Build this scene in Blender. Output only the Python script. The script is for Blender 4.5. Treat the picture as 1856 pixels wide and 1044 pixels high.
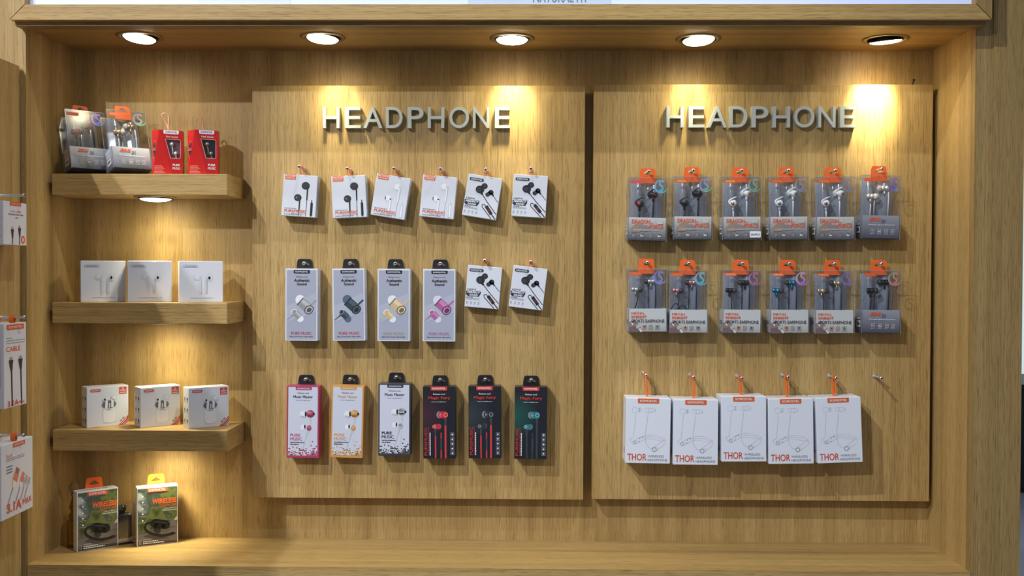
import bpy, math, random
from mathutils import Matrix, Vector, Euler
for o in list(bpy.data.objects): bpy.data.objects.remove(o)
SC = bpy.context.scene
COL = SC.collection
random.seed(7)
# ------------------------------------------------------------------ camera
EYE = 1.45                      # eye height above the hall floor
F, CX, CY = 1800.0, 928.0, 522.0
PI_, YA, RO = 0.0153, -0.0151, 0.0036   # pitch down, yaw, roll
def cam_axes():
    cy, sy, cp, sp, cr, sr = math.cos(YA), math.sin(YA), math.cos(PI_), math.sin(PI_), math.cos(RO), math.sin(RO)
    X1 = Vector((cy, -sy, 0)); Y1 = Vector((sy, cy, 0)); Z = Vector((0, 0, 1))
    Y2 = cp*Y1 - sp*Z; Z2 = sp*Y1 + cp*Z
    return cr*X1 + sr*Z2, cr*Z2 - sr*X1, Y2
RT, UP, FW = cam_axes()
cam = bpy.data.cameras.new('camera'); cam.sensor_width = 36.0; cam.lens = 36.0*F/1856.0; cam.clip_start = 0.05
camo = bpy.data.objects.new('camera', cam); COL.objects.link(camo); SC.camera = camo
M = Matrix.Identity(4)
for i, a in enumerate((RT, UP, -FW)):
    for r in range(3): M[r][i] = a[r]
M[2][3] = EYE
camo.matrix_world = M
def ray(px, py):
    return RT*((px-CX)/F) + UP*(-(py-CY)/F) + FW
def bp(px, py, Y):              # where the sight line of a spot meets the plane y = Y
    d = ray(px, py); return Vector((0, 0, EYE)) + d*(Y/d.y)
def bpZ(px, py, Z):
    d = ray(px, py); return Vector((0, 0, EYE)) + d*((Z-EYE)/d.z)
def bpX(px, py, X):
    d = ray(px, py); return Vector((0, 0, EYE)) + d*(X/d.x)
# ------------------------------------------------------------------ world, show lights, exposure
W = bpy.data.worlds.new('hall'); SC.world = W; W.use_nodes = True
W.node_tree.nodes['Background'].inputs[0].default_value = (0.80, 0.88, 1.0, 1)
W.node_tree.nodes['Background'].inputs[1].default_value = 0.30
SC.view_settings.view_transform = 'Standard'; SC.view_settings.look = 'None'
SC.view_settings.exposure = 0.0; SC.view_settings.gamma = 1.0; SC.view_settings.use_curve_mapping = False
def show_spot(name, loc, tgt, watt, col, size, angle):
    l = bpy.data.lights.new(name, 'SPOT'); l.energy = watt; l.color = col; l.shadow_soft_size = size
    l.spot_size = math.radians(angle); l.spot_blend = 0.6
    o = bpy.data.objects.new(name, l); COL.objects.link(o); o.location = loc
    o.rotation_euler = (Vector(tgt)-Vector(loc)).to_track_quat('-Z', 'Y').to_euler()
    return o
show_spot('hall_spotlight', (-2.4, -0.9, EYE+3.3), (-0.30, 1.95, EYE-0.10), 500, (0.93, 0.96, 1.0), 0.04, 47)
show_spot('hall_spotlight.001', (-2.3, -2.3, EYE+2.3), (-0.52, 1.95, EYE+0.10), 400, (0.93, 0.96, 1.0), 0.04, 35)
show_spot('hall_spotlight.002', (1.3, 0.0, EYE+3.6), (-0.80, 1.95, EYE-0.1), 210, (0.93, 0.96, 1.0), 0.06, 34)
# ------------------------------------------------------------------ materials
MC = {}
def lin(c):
    return tuple(((v/255.0)/12.92 if v/255.0 <= 0.04045 else ((v/255.0+0.055)/1.055)**2.4) for v in c)
def mat(rgb, rough=0.55, metal=0.0, emit=0.0, name=None, coat=0.0):
    k = (tuple(rgb), rough, metal, emit, coat)
    if k in MC: return MC[k]
    m = bpy.data.materials.new(name or 'print_%d_%d_%d' % tuple(rgb)); m.use_nodes = True
    b = m.node_tree.nodes['Principled BSDF']
    c = lin(rgb)+(1,)
    b.inputs['Base Color'].default_value = c; b.inputs['Roughness'].default_value = rough; b.inputs['Metallic'].default_value = metal
    b.inputs['Coat Weight'].default_value = coat
    if emit:
        b.inputs['Emission Color'].default_value = c; b.inputs['Emission Strength'].default_value = emit
    MC[k] = m; return m
def node_mat(name):
    m = bpy.data.materials.new(name); m.use_nodes = True
    return m, m.node_tree.nodes, m.node_tree.links, m.node_tree.nodes['Principled BSDF']
def ramp(N, stops, interp='LINEAR'):
    r = N.new('ShaderNodeValToRGB'); e = r.color_ramp.elements; r.color_ramp.interpolation = interp
    while len(e) < len(stops): e.new(0.5)
    for i, (p, c) in enumerate(stops): e[i].position = p; e[i].color = tuple(c)+(1,) if len(c) == 3 else c
    return r
def wood(name, axis, tint=1.0, seed=0.0):
    """oak veneer, grain along axis, strips of slightly different tone"""
    m, N, L, b = node_mat(name)
    tc = N.new('ShaderNodeTexCoord')
    def mapped(sa, sc, off=0.0):
        mp = N.new('ShaderNodeMapping'); s = [sc, sc, sc]; s[axis] = sa
        mp.inputs['Scale'].default_value = s; mp.inputs['Location'].default_value = (seed+off, seed*1.7+off, seed*0.6+off)
        L.new(tc.outputs['Object'], mp.inputs['Vector']); return mp
    def noise(mp, det, rough=0.6):
        n = N.new('ShaderNodeTexNoise'); n.inputs['Scale'].default_value = 1.0; n.inputs['Detail'].default_value = det
        n.inputs['Roughness'].default_value = rough; L.new(mp.outputs[0], n.inputs['Vector']); return n
    broad = noise(mapped(0.16, 26.0), 3.0)
    r1 = ramp(N, [(0.28, lin((157*tint, 127*tint, 76*tint))), (0.5, lin((177*tint, 146*tint, 91*tint))), (0.74, lin((193*tint, 163*tint, 108*tint)))])
    L.new(broad.outputs[0], r1.inputs[0])
    fine = noise(mapped(4.5, 760.0, 3.0), 3.0, 0.65)
    r2 = ramp(N, [(0.34, (0.66, 0.62, 0.56)), (0.46, (0.91, 0.90, 0.88)), (0.60, (1.05, 1.05, 1.05))])
    L.new(fine.outputs[0], r2.inputs[0])
    pore = noise(mapped(30.0, 1050.0, 9.0), 1.5, 0.5)
    r3 = ramp(N, [(0.36, (0.40, 0.34, 0.26)), (0.43, (1, 1, 1))])
    L.new(pore.outputs[0], r3.inputs[0])
    def mul(a, bb, f):
        x = N.new('ShaderNodeMix'); x.data_type = 'RGBA'; x.blend_type = 'MULTIPLY'; x.inputs[0].default_value = f
        L.new(a, x.inputs[6]); L.new(bb, x.inputs[7]); return x.outputs[2]
    c = mul(mul(r1.outputs[0], r2.outputs[0], 0.80), r3.outputs[0], 0.55)
    L.new(c, b.inputs['Base Color']); b.inputs['Roughness'].default_value = 0.48
    b.inputs['Specular IOR Level'].default_value = 0.35
    bm = N.new('ShaderNodeBump'); bm.inputs['Strength'].default_value = 0.10; bm.inputs['Distance'].default_value = 0.0005
    L.new(fine.outputs[0], bm.inputs['Height']); L.new(bm.outputs[0], b.inputs['Normal'])
    return m
WV = wood('oak_veneer_upright', 2); WVP = wood('oak_veneer_panel', 2, 1.03, 4.3); WH = wood('oak_veneer_level', 0, 1.03, 2.0)
WS = wood('oak_veneer_side', 2, 1.0, 7.7); WD = wood('oak_veneer_post', 2, 0.98, 12.1); WY = wood('oak_veneer_wing', 2, 1.0, 17.0)
WHITE = mat((212, 216, 227), 0.45, name='white_card'); METAL = mat((206, 206, 208), 0.32, 0.65, name='bright_steel')
BLACK = mat((20, 20, 24), 0.5, name='black_print'); ORANGE = mat((238, 100, 30), 0.5, name='orange_plastic')
def gradient(name, c0, c1, z0, z1, rough=0.5):
    m, N, L, b = node_mat(name)
    tc = N.new('ShaderNodeTexCoord'); sp = N.new('ShaderNodeSeparateXYZ'); L.new(tc.outputs['Object'], sp.inputs[0])
    mr = N.new('ShaderNodeMapRange'); mr.inputs[1].default_value = z0; mr.inputs[2].default_value = z1; L.new(sp.outputs[2], mr.inputs[0])
    r = ramp(N, [(0, lin(c0)), (1, lin(c1))]); L.new(mr.outputs[0], r.inputs[0])
    L.new(r.outputs[0], b.inputs['Base Color']); b.inputs['Roughness'].default_value = rough
    return m
def glow_print(name, base, glow, H, Wd):   # dark card printed with a coloured cloud by its left edge
    m, N, L, b = node_mat(name)
    tc = N.new('ShaderNodeTexCoord'); mp = N.new('ShaderNodeMapping')
    mp.inputs['Location'].default_value = (0.5*Wd/(Wd*0.75), 0, -0.60*H/(H*0.34)); mp.inputs['Scale'].default_value = (1/(Wd*0.75), 0, 1/(H*0.34))
    L.new(tc.outputs['Object'], mp.inputs[0])
    ln = N.new('ShaderNodeVectorMath'); ln.operation = 'LENGTH'; L.new(mp.outputs[0], ln.inputs[0])
    r = ramp(N, [(0.0, lin(glow)), (1.0, lin(base))]); L.new(ln.outputs['Value'], r.inputs[0])
    L.new(r.outputs[0], b.inputs['Base Color']); b.inputs['Roughness'].default_value = 0.4
    return m
def hologram(name, cols):
    m, N, L, b = node_mat(name)
    tc = N.new('ShaderNodeTexCoord'); sp = N.new('ShaderNodeSeparateXYZ'); L.new(tc.outputs['Object'], sp.inputs[0])
    a = N.new('ShaderNodeMath'); a.operation = 'SUBTRACT'; L.new(sp.outputs[2], a.inputs[0]); L.new(sp.outputs[0], a.inputs[1])
    mr = N.new('ShaderNodeMapRange'); mr.inputs[1].default_value = 0.055; mr.inputs[2].default_value = 0.105; L.new(a.outputs[0], mr.inputs[0])
    r = ramp(N, [(i/(len(cols)-1), lin(c)) for i, c in enumerate(cols)]); L.new(mr.outputs[0], r.inputs[0])
    L.new(r.outputs[0], b.inputs['Base Color']); b.inputs['Roughness'].default_value = 0.3; b.inputs['Metallic'].default_value = 0.25; b.inputs['Alpha'].default_value = 0.72
    return m
def clear_plastic(name, tint, gloss, milk=0.0):
    m = bpy.data.materials.new(name); m.use_nodes = True; N = m.node_tree.nodes; L = m.node_tree.links; N.clear()
    out = N.new('ShaderNodeOutputMaterial'); t = N.new('ShaderNodeBsdfTransparent'); t.inputs[0].default_value = tuple(tint)+(1,)
    g = N.new('ShaderNodeBsdfGlossy'); g.inputs['Roughness'].default_value = 0.2
    fr = N.new('ShaderNodeLayerWeight'); pw = N.new('ShaderNodeMath'); pw.operation = 'POWER'; pw.inputs[1].default_value = 4.0; L.new(fr.outputs['Facing'], pw.inputs[0])
    ad = N.new('ShaderNodeMath'); ad.operation = 'MULTIPLY_ADD'; ad.use_clamp = True; ad.inputs[1].default_value = 0.6; ad.inputs[2].default_value = gloss+0.03; L.new(pw.outputs[0], ad.inputs[0])
    mx = N.new('ShaderNodeMixShader'); L.new(ad.outputs[0], mx.inputs[0]); L.new(t.outputs[0], mx.inputs[1]); L.new(g.outputs[0], mx.inputs[2])
    last = mx
    if milk:
        d = N.new('ShaderNodeBsdfDiffuse'); d.inputs[0].default_value = (0.36, 0.42, 0.56, 1)
        m2 = N.new('ShaderNodeMixShader'); m2.inputs[0].default_value = milk; L.new(mx.outputs[0], m2.inputs[1]); L.new(d.outputs[0], m2.inputs[2]); last = m2
    L.new(last.outputs[0], out.inputs[0]); return m
SHELL = clear_plastic('clear_pet_plastic', (0.96, 0.97, 0.98), 0.02)
TRAY = clear_plastic('smoky_blister_plastic', (0.56, 0.63, 0.80), 0.14, 0.42)
EDGE = clear_plastic('folded_plastic_edge', (0.9, 0.92, 0.95), 0.12, 0.35)
# ------------------------------------------------------------------ mesh builder
class MB:
    def __init__(s): s.v = []; s.f = []; s.m = []; s.mats = []; s.smooth = []
    def mi(s, m):
        if m not in s.mats: s.mats.append(m)
        return s.mats.index(m)
    def face(s, pts, m, sm=False):
        n = len(s.v); s.v += [tuple(p) for p in pts]; s.f.append(tuple(range(n, n+len(pts)))); s.m.append(s.mi(m)); s.smooth.append(sm)
    def mesh(s, vs, fs, m, sm=False):
        n = len(s.v); s.v += [tuple(p) for p in vs]; k = s.mi(m)
        for f in fs: s.f.append(tuple(n+i for i in f)); s.m.append(k); s.smooth.append(sm)
    def box(s, lo, hi, m, c=0.0):
        """box with chamfered edges (c = chamfer)"""
        (x0, y0, z0), (x1, y1, z1) = lo, hi
        if c <= 0:
            vs = [(x, y, z) for x in (x0, x1) for y in (y0, y1) for z in (z0, z1)]
            fs = [(0, 1, 3, 2), (4, 6, 7, 5), (0, 4, 5, 1), (2, 3, 7, 6), (0, 2, 6, 4), (1, 5, 7, 3)]
            s.mesh(vs, fs, m); return
        vs, idx = [], {}
        for i in (0, 1):
            for j in (0, 1):
                for k in (0, 1):
                    p = ((x0, x1)[i], (y0, y1)[j], (z0, z1)[k]); d = (c if i == 0 else -c, c if j == 0 else -c, c if k == 0 else -c)
                    for a in range(3):
                        q = [p[t]+(d[t] if t != a else 0) for t in range(3)]
                        idx[(i, j, k, a)] = len(vs); vs.append(q)
        fs = []
        for a in range(3):
            o1, o2 = [t for t in range(3) if t != a]
            for e in (0, 1):
                loop = []
                for (p, q) in ((0, 0), (1, 0), (1, 1), (0, 1)):
                    key = [0, 0, 0]; key[a] = e; key[o1] = p; key[o2] = q
                    loop.append(idx[tuple(key)+(a,)])
                fs.append(tuple(loop))
        for a in range(3):
            o1, o2 = [t for t in range(3) if t != a]
            for p in (0, 1):
                for q in (0, 1):
                    l = []
                    for e in (0, 1):
                        key = [0, 0, 0]; key[a] = e; key[o1] = p; key[o2] = q
                        l.append((idx[tuple(key)+(o1,)], idx[tuple(key)+(o2,)]))
                    fs.append((l[0][0], l[0][1], l[1][1], l[1][0]))
        for i in (0, 1):
            for j in (0, 1):
                for k in (0, 1): fs.append(tuple(idx[(i, j, k, a)] for a in range(3)))
        s.mesh(vs, fs, m)
    def lathe(s, prof, m, base=(0, 0, 0), ax=(0, 0, 1), n=16, sm=True):
        a = Vector(ax).normalized(); u = a.orthogonal().normalized(); w = a.cross(u); b = Vector(base)
        vs = []; fs = []
        for (r, h) in prof:
            for i in range(n):
                t = 2*math.pi*i/n; vs.append(b + a*h + (u*math.cos(t)+w*math.sin(t))*r)
        for j in range(len(prof)-1):
            for i in range(n): fs.append((j*n+i, j*n+(i+1) % n, (j+1)*n+(i+1) % n, (j+1)*n+i))
        if prof[0][0] > 1e-6: fs.append(tuple(range(n))[::-1])
        if prof[-1][0] > 1e-6: fs.append(tuple(range((len(prof)-1)*n, len(prof)*n)))
        s.mesh(vs, fs, m, sm)
    def tube(s, pts, r, m, n=8):
        pts = [Vector(p) for p in pts]; vs = []; fs = []
        rr = r if isinstance(r, (list, tuple)) else [r]*len(pts)
        prev = None
        for i, p in enumerate(pts):
            d = (pts[min(i+1, len(pts)-1)]-pts[max(i-1, 0)]).normalized()
            u = d.orthogonal().normalized() if prev is None else (prev - d*prev.dot(d)).normalized()
            prev = u; w = d.cross(u)
            for k in range(n):
                t = 2*math.pi*k/n; vs.append(p+(u*math.cos(t)+w*math.sin(t))*rr[i])
        for i in range(len(pts)-1):
            for k in range(n): fs.append((i*n+k, i*n+(k+1) % n, (i+1)*n+(k+1) % n, (i+1)*n+k))
        fs.append(tuple(range(n))[::-1]); fs.append(tuple(range((len(pts)-1)*n, len(pts)*n)))
        s.mesh(vs, fs, m, True)
    def ribbon(s, pts, side, w, t, m):
        """flat strap of width w along pts; side = width direction"""
        pts = [Vector(p) for p in pts]; sd = Vector(side).normalized(); vs = []; fs = []
        for i, p in enumerate(pts):
            d = (pts[min(i+1, len(pts)-1)]-pts[max(i-1, 0)]).normalized(); nn = d.cross(sd).normalized()
            for a, b in ((-1, -1), (1, -1), (1, 1), (-1, 1)): vs.append(p+sd*(a*w/2)+nn*(b*t/2))
        for i in range(len(pts)-1):
            for k in range(4): fs.append((i*4+k, i*4+(k+1) % 4, (i+1)*4+(k+1) % 4, (i+1)*4+k))
        e = (len(pts)-1)*4; fs += [(3, 2, 1, 0), (e, e+1, e+2, e+3)]
        s.mesh(vs, fs, m)
    def prism(s, poly, a, b, m, M4=None, cap=True):
        """extrude the outline poly [(x,z)] from y=a to y=b"""
        n = len(poly); vs = [(x, a, z) for x, z in poly]+[(x, b, z) for x, z in poly]
        fs = [tuple(range(n)), tuple(range(n, 2*n))[::-1]] if cap else []
        fs += [(i, n+i, n+(i+1) % n, (i+1) % n) for i in range(n)]
        s.mesh(vs, fs, m)
    def build(s, name, parent=None, label=None):
        me = bpy.data.meshes.new(name); me.from_pydata([tuple(v) for v in s.v], [], s.f)
        for m in s.mats: me.materials.append(m)
        me.polygons.foreach_set('material_index', s.m); me.polygons.foreach_set('use_smooth', s.smooth); me.update()
        o = bpy.data.objects.new(name, me); COL.objects.link(o); o.parent = parent
        if label: o['label'] = label
        return o
def tag(o, label, cat, group=None, kind=None):
    if label: o['label'] = label
    if cat: o['category'] = cat
    if group: o['group'] = group
    if kind: o['kind'] = kind
    return o
def thing(name): 
    o = bpy.data.objects.new(name, None); o.empty_display_size = 0.02; COL.objects.link(o); return o
def copy_tree(o, parent=None):
    c = o.copy(); COL.objects.link(c); c.parent = parent
    for ch in list(o.children): copy_tree(ch, c)
    return c
def slab(name, lo, hi, m, kind='structure', label=None, cat=None, c=0.0, parent=None):
    b = MB(); b.box((lo[0], lo[1], lo[2]), (hi[0], hi[1], hi[2]), m, c); o = b.build(name, parent)
    if parent is None: tag(o, label, cat, None, kind)
    return o
# ------------------------------------------------------------------ lettering
TC = {}
def glyphs(txt, bold=0.0, shear=0.0, space=1.0):
    if 'M' in txt: bold = 0.0
    k = (txt, bold, shear, space)
    if k not in TC:
        cu = bpy.data.curves.new('t', 'FONT'); cu.body = txt; cu.resolution_u = 10 if len(txt) == 1 else 3; cu.offset = bold; cu.shear = shear; cu.space_character = space
        ob = bpy.data.objects.new('t', cu); COL.objects.link(ob)
        bpy.context.view_layer.update()
        me = bpy.data.meshes.new_from_object(ob.evaluated_get(bpy.context.evaluated_depsgraph_get()))
        vs = [(v.co.x, v.co.y) for v in me.vertices]; fs = [tuple(p.vertices) for p in me.polygons]
        bpy.data.meshes.remove(me); bpy.data.objects.remove(ob); bpy.data.curves.remove(cu)
        x0 = min(v[0] for v in vs); x1 = max(v[0] for v in vs); y0 = min(v[1] for v in vs); y1 = max(v[1] for v in vs)
        TC[k] = ([((x-x0)/(x1-x0), (y-y0)/(y1-y0)) for x, y in vs], fs)
    return TC[k]
class Face:
    """flat print on one side of a carton; u runs left to right, v runs top to bottom, both 0..1"""
    def __init__(s, o, au, av, n, Wd, H): s.o = Vector(o); s.au = Vector(au); s.av = Vector(av); s.n = Vector(n); s.W = Wd; s.H = H; s.parts = {}; s.cur = 'lettering'
    def use(s, name): s.cur = name; return s
    @property
    def mb(s): return s.parts.setdefault(s.cur, MB())
    def P(s, u, v, l): return s.o + s.au*(u*s.W) + s.av*(v*s.H) + s.n*(0.00018*l)
    def poly(s, pts, m, l=1): s.mb.face([s.P(u, v, l) for u, v in pts][::-1], m)
    def rect(s, u0, v0, u1, v1, m, l=1): s.poly([(u0, v0), (u1, v0), (u1, v1), (u0, v1)], m, l)
    def rrect(s, u0, v0, u1, v1, r, m, l=1, corners=(1, 1, 1, 1)):   # r in metres
        ru, rv = r/s.W, r/s.H; pts = []
        for (cu, cv, a0, on) in ((u0+ru, v0+rv, 180, corners[0]), (u1-ru, v0+rv, 270, corners[1]), (u1-ru, v1-rv, 0, corners[2]), (u0+ru, v1-rv, 90, corners[3])):
            if on:
                for k in range(5):
                    t = math.radians(a0+22.5*k); pts.append((cu+ru*math.cos(t), cv+rv*math.sin(t)))
            else: pts.append((cu+ru*(1 if a0 in (270, 0) else -1), cv+rv*(1 if a0 in (0, 90) else -1)))
        s.poly(pts, m, l)
    def ell(s, cu, cv, r, m, l=1, asp=1.0, rot=0.0, n=20):            # r in u units, asp = height/width, rot degrees
        pts = []
        c, sn = math.cos(math.radians(rot)), math.sin(math.radians(rot))
        for k in range(n):
            t = 2*math.pi*k/n; x = r*s.W*math.cos(t); y = r*s.W*asp*math.sin(t)
            pts.append((cu+(x*c-y*sn)/s.W, cv+(x*sn+y*c)/s.H))
        s.poly(pts, m, l)
    def stroke(s, pts, w, m, l=1, w1=None):                           # w in u units
        P = [Vector((u*s.W, v*s.H)) for u, v in pts]; n = len(P); A = []; B = []
        for i, p in enumerate(P):
            d = (P[min(i+1, n-1)]-P[max(i-1, 0)]).normalized(); q = Vector((-d.y, d.x))
            ww = (w+(w1-w)*i/(n-1) if w1 is not None else w)*s.W/2
            A.append(p+q*ww); B.append(p-q*ww)
        for i in range(n-1):
            s.poly([(p.x/s.W, p.y/s.H) for p in (A[i], A[i+1], B[i+1], B[i])], m, l)
    def ring(s, cu, cv, r, w, m, l=1, asp=1.0, a0=0, a1=360, n=24):
        s.stroke([(cu+r*math.cos(math.radians(a0+(a1-a0)*k/n)), cv+r*s.W/s.H*asp*math.sin(math.radians(a0+(a1-a0)*k/n))) for k in range(n+1)], w, m, l)
    def frame(s, u0, v0, u1, v1, w, m, l=1):
        wv = w*s.W/s.H
        s.rect(u0, v0, u1, v0+wv, m, l); s.rect(u0, v1-wv, u1, v1, m, l); s.rect(u0, v0+wv, u0+w, v1-wv, m, l); s.rect(u1-w, v0+wv, u1, v1-wv, m, l)
    def text(s, txt, u0, v0, u1, v1, m, l=2, bold=0.0, shear=0.0, up=False, space=1.0):
        vs, fs = glyphs(txt, bold, shear, space)
        if up: P = [s.P(u0+(u1-u0)*(1-y), v1-(v1-v0)*x, l) for x, y in vs]
        else: P = [s.P(u0+(u1-u0)*x, v1-(v1-v0)*y, l) for x, y in vs]
        s.mb.mesh(P, fs, m)
        if 'M' in txt and bold > 0.01 and not up:                     # heavier strokes
            d = bold*0.9*(v1-v0)*s.H/s.W
            for i, k in enumerate((-1, 1)): s.mb.mesh([p+s.au*(k*d*s.W)+s.n*(0.00004*(i+1)) for p in P], fs, m)
    def dashes(s, u0, u1, v, h, m, l=1, up=False):                    # small print too fine to read
        u = u0
        while u < u1-0.01:
            w = random.uniform(0.02, 0.06)
            e = min(u+w, u1)
            s.rect(u, v-h/2, e, v+h/2, m, l)
            u = e+0.012
    def vdashes(s, v0, v1, u, w, m, l=1):
        v = v0
        while v < v1-0.004:
            e = min(v+random.uniform(0.01, 0.03), v1); s.rect(u-w/2, v, u+w/2, e, m, l); v = e+0.006
    def build(s, parent):
        made = {}
        for k, b in s.parts.items():                                   # 'part/sub_part' goes one level deeper
            if b.f: par = made.get(k.split('/')[0], parent) if '/' in k else parent; made[k] = b.build(k.split('/')[-1], par)
def front(Wd, H, T): return Face((-Wd/2, -T/2-0.0001, H), (1, 0, 0), (0, 0, -1), (0, -1, 0), Wd, H)
def leftside(Wd, H, T): return Face((-Wd/2-0.0001, T/2, H), (0, -1, 0), (0, 0, -1), (-1, 0, 0), T, H)
def rightside(Wd, H, T): return Face((Wd/2+0.0001, -T/2, H), (0, 1, 0), (0, 0, -1), (1, 0, 0), T, H)
BRAND = 'SOMOSTEL'
def tab_mesh(H, y, wb, wt, h, m, slot_w, slot_h, slot_z, thick=0.0008, sink=0.0):
    """hang tab with a moustache-shaped slot; two halves meet around the slot"""
    b = MB(); z0 = H-sink; z1 = H+h; zs = H+slot_z
    def xo(z): return (wb+(wt-wb)*max(0, (z-H))/h)/2
    n = 8; top = []; bot = []
    for i in range(n+1):
        t = -1+2*i/n; x = slot_w/2*t
        top.append((x, zs+slot_h*(0.75*max(0, 1-(t/0.6)**2))+slot_h*0.25*math.sqrt(max(0, 1-t*t)))); bot.append((x, zs-slot_h*0.35*math.sqrt(max(0, 1-t*t))))
    r = 0.004
    topc = [(-xo(z1), z1-r), (-xo(z1)+r*0.3, z1-r*0.3), (-xo(z1)+r, z1), (xo(z1)-r, z1), (xo(z1)-r*0.3, z1-r*0.3), (xo(z1), z1-r)]
    b.prism([(-xo(zs), zs)]+topc+[(xo(zs), zs), (slot_w/2, zs)]+[p for p in top[::-1][1:-1]]+[(-slot_w/2, zs)], y-thick/2, y+thick/2, m)
    b.prism([(-xo(zs), zs), (-slot_w/2, zs)]+bot[1:-1]+[(slot_w/2, zs), (xo(zs), zs), (wb/2, z0), (-wb/2, z0)], y-thick/2, y+thick/2, m)
    return b
# ================================================================== STRUCTURE
XL, XR, ZT, ZB, DF, DB = -0.917, 0.806, EYE+0.446, EYE-0.540, 1.807, 2.0
DP = 1.965                      # front of the two backing panels
DS, XS = 1.884, -0.5716         # shelf front and right end
ZS = [EYE+0.186, EYE-0.0595, EYE-0.3037]
slab('floor', (-4, -3, -0.05), (7, 9, 0.0), mat((150, 152, 165), 0.5, name='hall_floor'))
slab('wall_back', (XL-0.05, DB, ZB-0.3), (XR+0.06, DB+0.04, ZT+0.2), WV)
slab('wall_left', (XL-0.02, DF+0.018, ZB-0.25), (XL, DB, ZT+0.1), WS)
slab('wall_right', (XR, DF+0.018, ZB-0.25), (XR+0.02, DB, ZT+0.1), WS)
slab('ceiling', (XL, DF+0.018, ZT), (XR, DB, ZT+0.02), WH)
slab('trim_1', (-1.35, DF, 0.0), (XL, DF+0.018, ZT+0.75), WD)
xr1 = bp(1795, 500, DF).x; xr2 = bp(1851, 600, DF).x
slab('trim_2', (XR, DF, 0.0), (xr1, DF+0.018, ZT+0.75), wood('oak_veneer_inner_post_dimmed', 2, 0.94, 27.0))  # tint lowered to imitate light falling off towards the right
slab('trim_3', (xr1, DF-0.003, 0.0), (xr2, DF+0.25, ZT+0.75), wood('oak_veneer_outer_post_dimmed', 2, 0.90, 23.0))  # light falloff on the outer post is partly put into this darker tint
slab('trim_4', (XL, DF, 0.0), (XR, DF+0.018, ZB-0.022), WH)
slab('wall_header', (XL, DF, ZT), (XR, DF+0.018, ZT+0.75), WH)
# moulding round the light box above the alcove
Y1, Y2 = DF-0.040, DF-0.026
a = bp(18, 34, Y1); b_ = bp(1797, 37, Y1); ztop = bp(900, 7.5, Y1).z; zbot = (a.z+b_.z)/2
slab('trim_5', (a.x+0.002, Y2, bp(900, 47, Y2).z), (b_.x-0.004, DF, zbot), wood('oak_veneer_fillet_shaded', 0, 0.86, 31.0))  # darker veneer tint paints in the shadow of the moulding above
fw = ztop-zbot
m = MB(); m.prism([(a.x, zbot), (b_.x, zbot), (b_.x-fw, ztop), (a.x+fw, ztop)], Y1, DF, WH); tag(m.build('trim_6'), None, None, None, 'structure')
for i, (xa, xb) in enumerate(((a.x, a.x+fw), (b_.x, b_.x-fw))):
    m = MB(); g = 0.0008*(1 if i == 0 else -1)
    m.prism([(xa-g, zbot+0.001), (xb-g, ztop+0.001), (xb-g, ztop+0.6), (xa-g, ztop+0.6)], Y1, DF, WD); tag(m.build('trim_%d' % (7+i)), None, None, None, 'structure')
# light box poster
LB = thing('lightbox_sign'); LB.location = (0, DF, ztop)
tag(LB, 'backlit pale blue poster above the wooden alcove, grey capital lettering along its lower edge', 'sign')
m = MB(); m.box((a.x+fw, -0.022, -0.002), (b_.x-fw, 0, 0.55), mat((196, 208, 244), 0.4, 0, 0.34, 'lit_poster')); m.build('light_panel', LB)
m = MB()
p0 = bp(848, 6, Y1+0.018); p1 = bp(1108, 6, Y1+0.018); m.box((p0.x, -0.0226, -0.002), (p1.x, -0.022, 0.3), mat((176, 190, 212), 0.4, 0, 0.30, 'lit_poster_block')); m.build('printed_block', LB); m = MB()
p0 = bp(360, 6, Y1+0.018); p1 = bp(527, 6, Y1+0.018); m.box((p0.x, -0.0226, -0.002), (p1.x, -0.022, 0.3), mat((188, 198, 226), 0.4, 0, 0.32, 'lit_poster_block_pale')); m.build('printed_block', LB)
m = MB(); vs, fs = glyphs('NATURAL FIT', 0.015); t0 = bp(966, 4.5, Y1+0.018); t1 = bp(1066, 4.5, Y1+0.018)
m.mesh([(t0.x+(t1.x-t0.x)*x, -0.0232, t0.z-ztop+0.0165*y) for x, y in vs], fs, mat((120, 132, 150), 0.5, name='grey_lettering')); m.build('lettering', LB)
# ledge at the foot of the alcove
LED = slab('display_ledge', (XL, DF-0.002, ZB-0.022), (XR, DB, ZB), WH, None, 'long pale oak ledge along the foot of the alcove', 'ledge')
# wing at the left with its own panel
XW = bp(38, 118, DF).x; ZW = bp(37, 119, DF-0.01).z
slab('wall_wing', (XW-0.20, 0.9, 0.0), (XW-0.07, DF, ZW-0.02), WD)
WING = slab('wing_panel', (XW-0.069, 0.95, 0.3), (XW, DF-0.006, ZW), WY, None, 'oak panel on the wing wall, hung with white cable boxes', 'panel')
# hall beyond the right post
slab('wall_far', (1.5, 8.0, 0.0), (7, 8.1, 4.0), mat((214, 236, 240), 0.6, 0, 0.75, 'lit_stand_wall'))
m = MB(); m.box((2.6, 6.6, 0.04), (6.5, 7.2, 0.70), mat((10, 10, 14), 0.5, name='black_laminate')); m.box((2.55, 6.55, 0.70), (6.55, 7.25, 0.73), mat((10, 10, 14), 0.5)); m.box((2.64, 6.64, 0.0), (6.46, 7.16, 0.04), mat((10, 10, 14), 0.5))
tag(m.build('display_counter'), 'low black counter far behind the right wooden post', 'counter')
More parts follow.
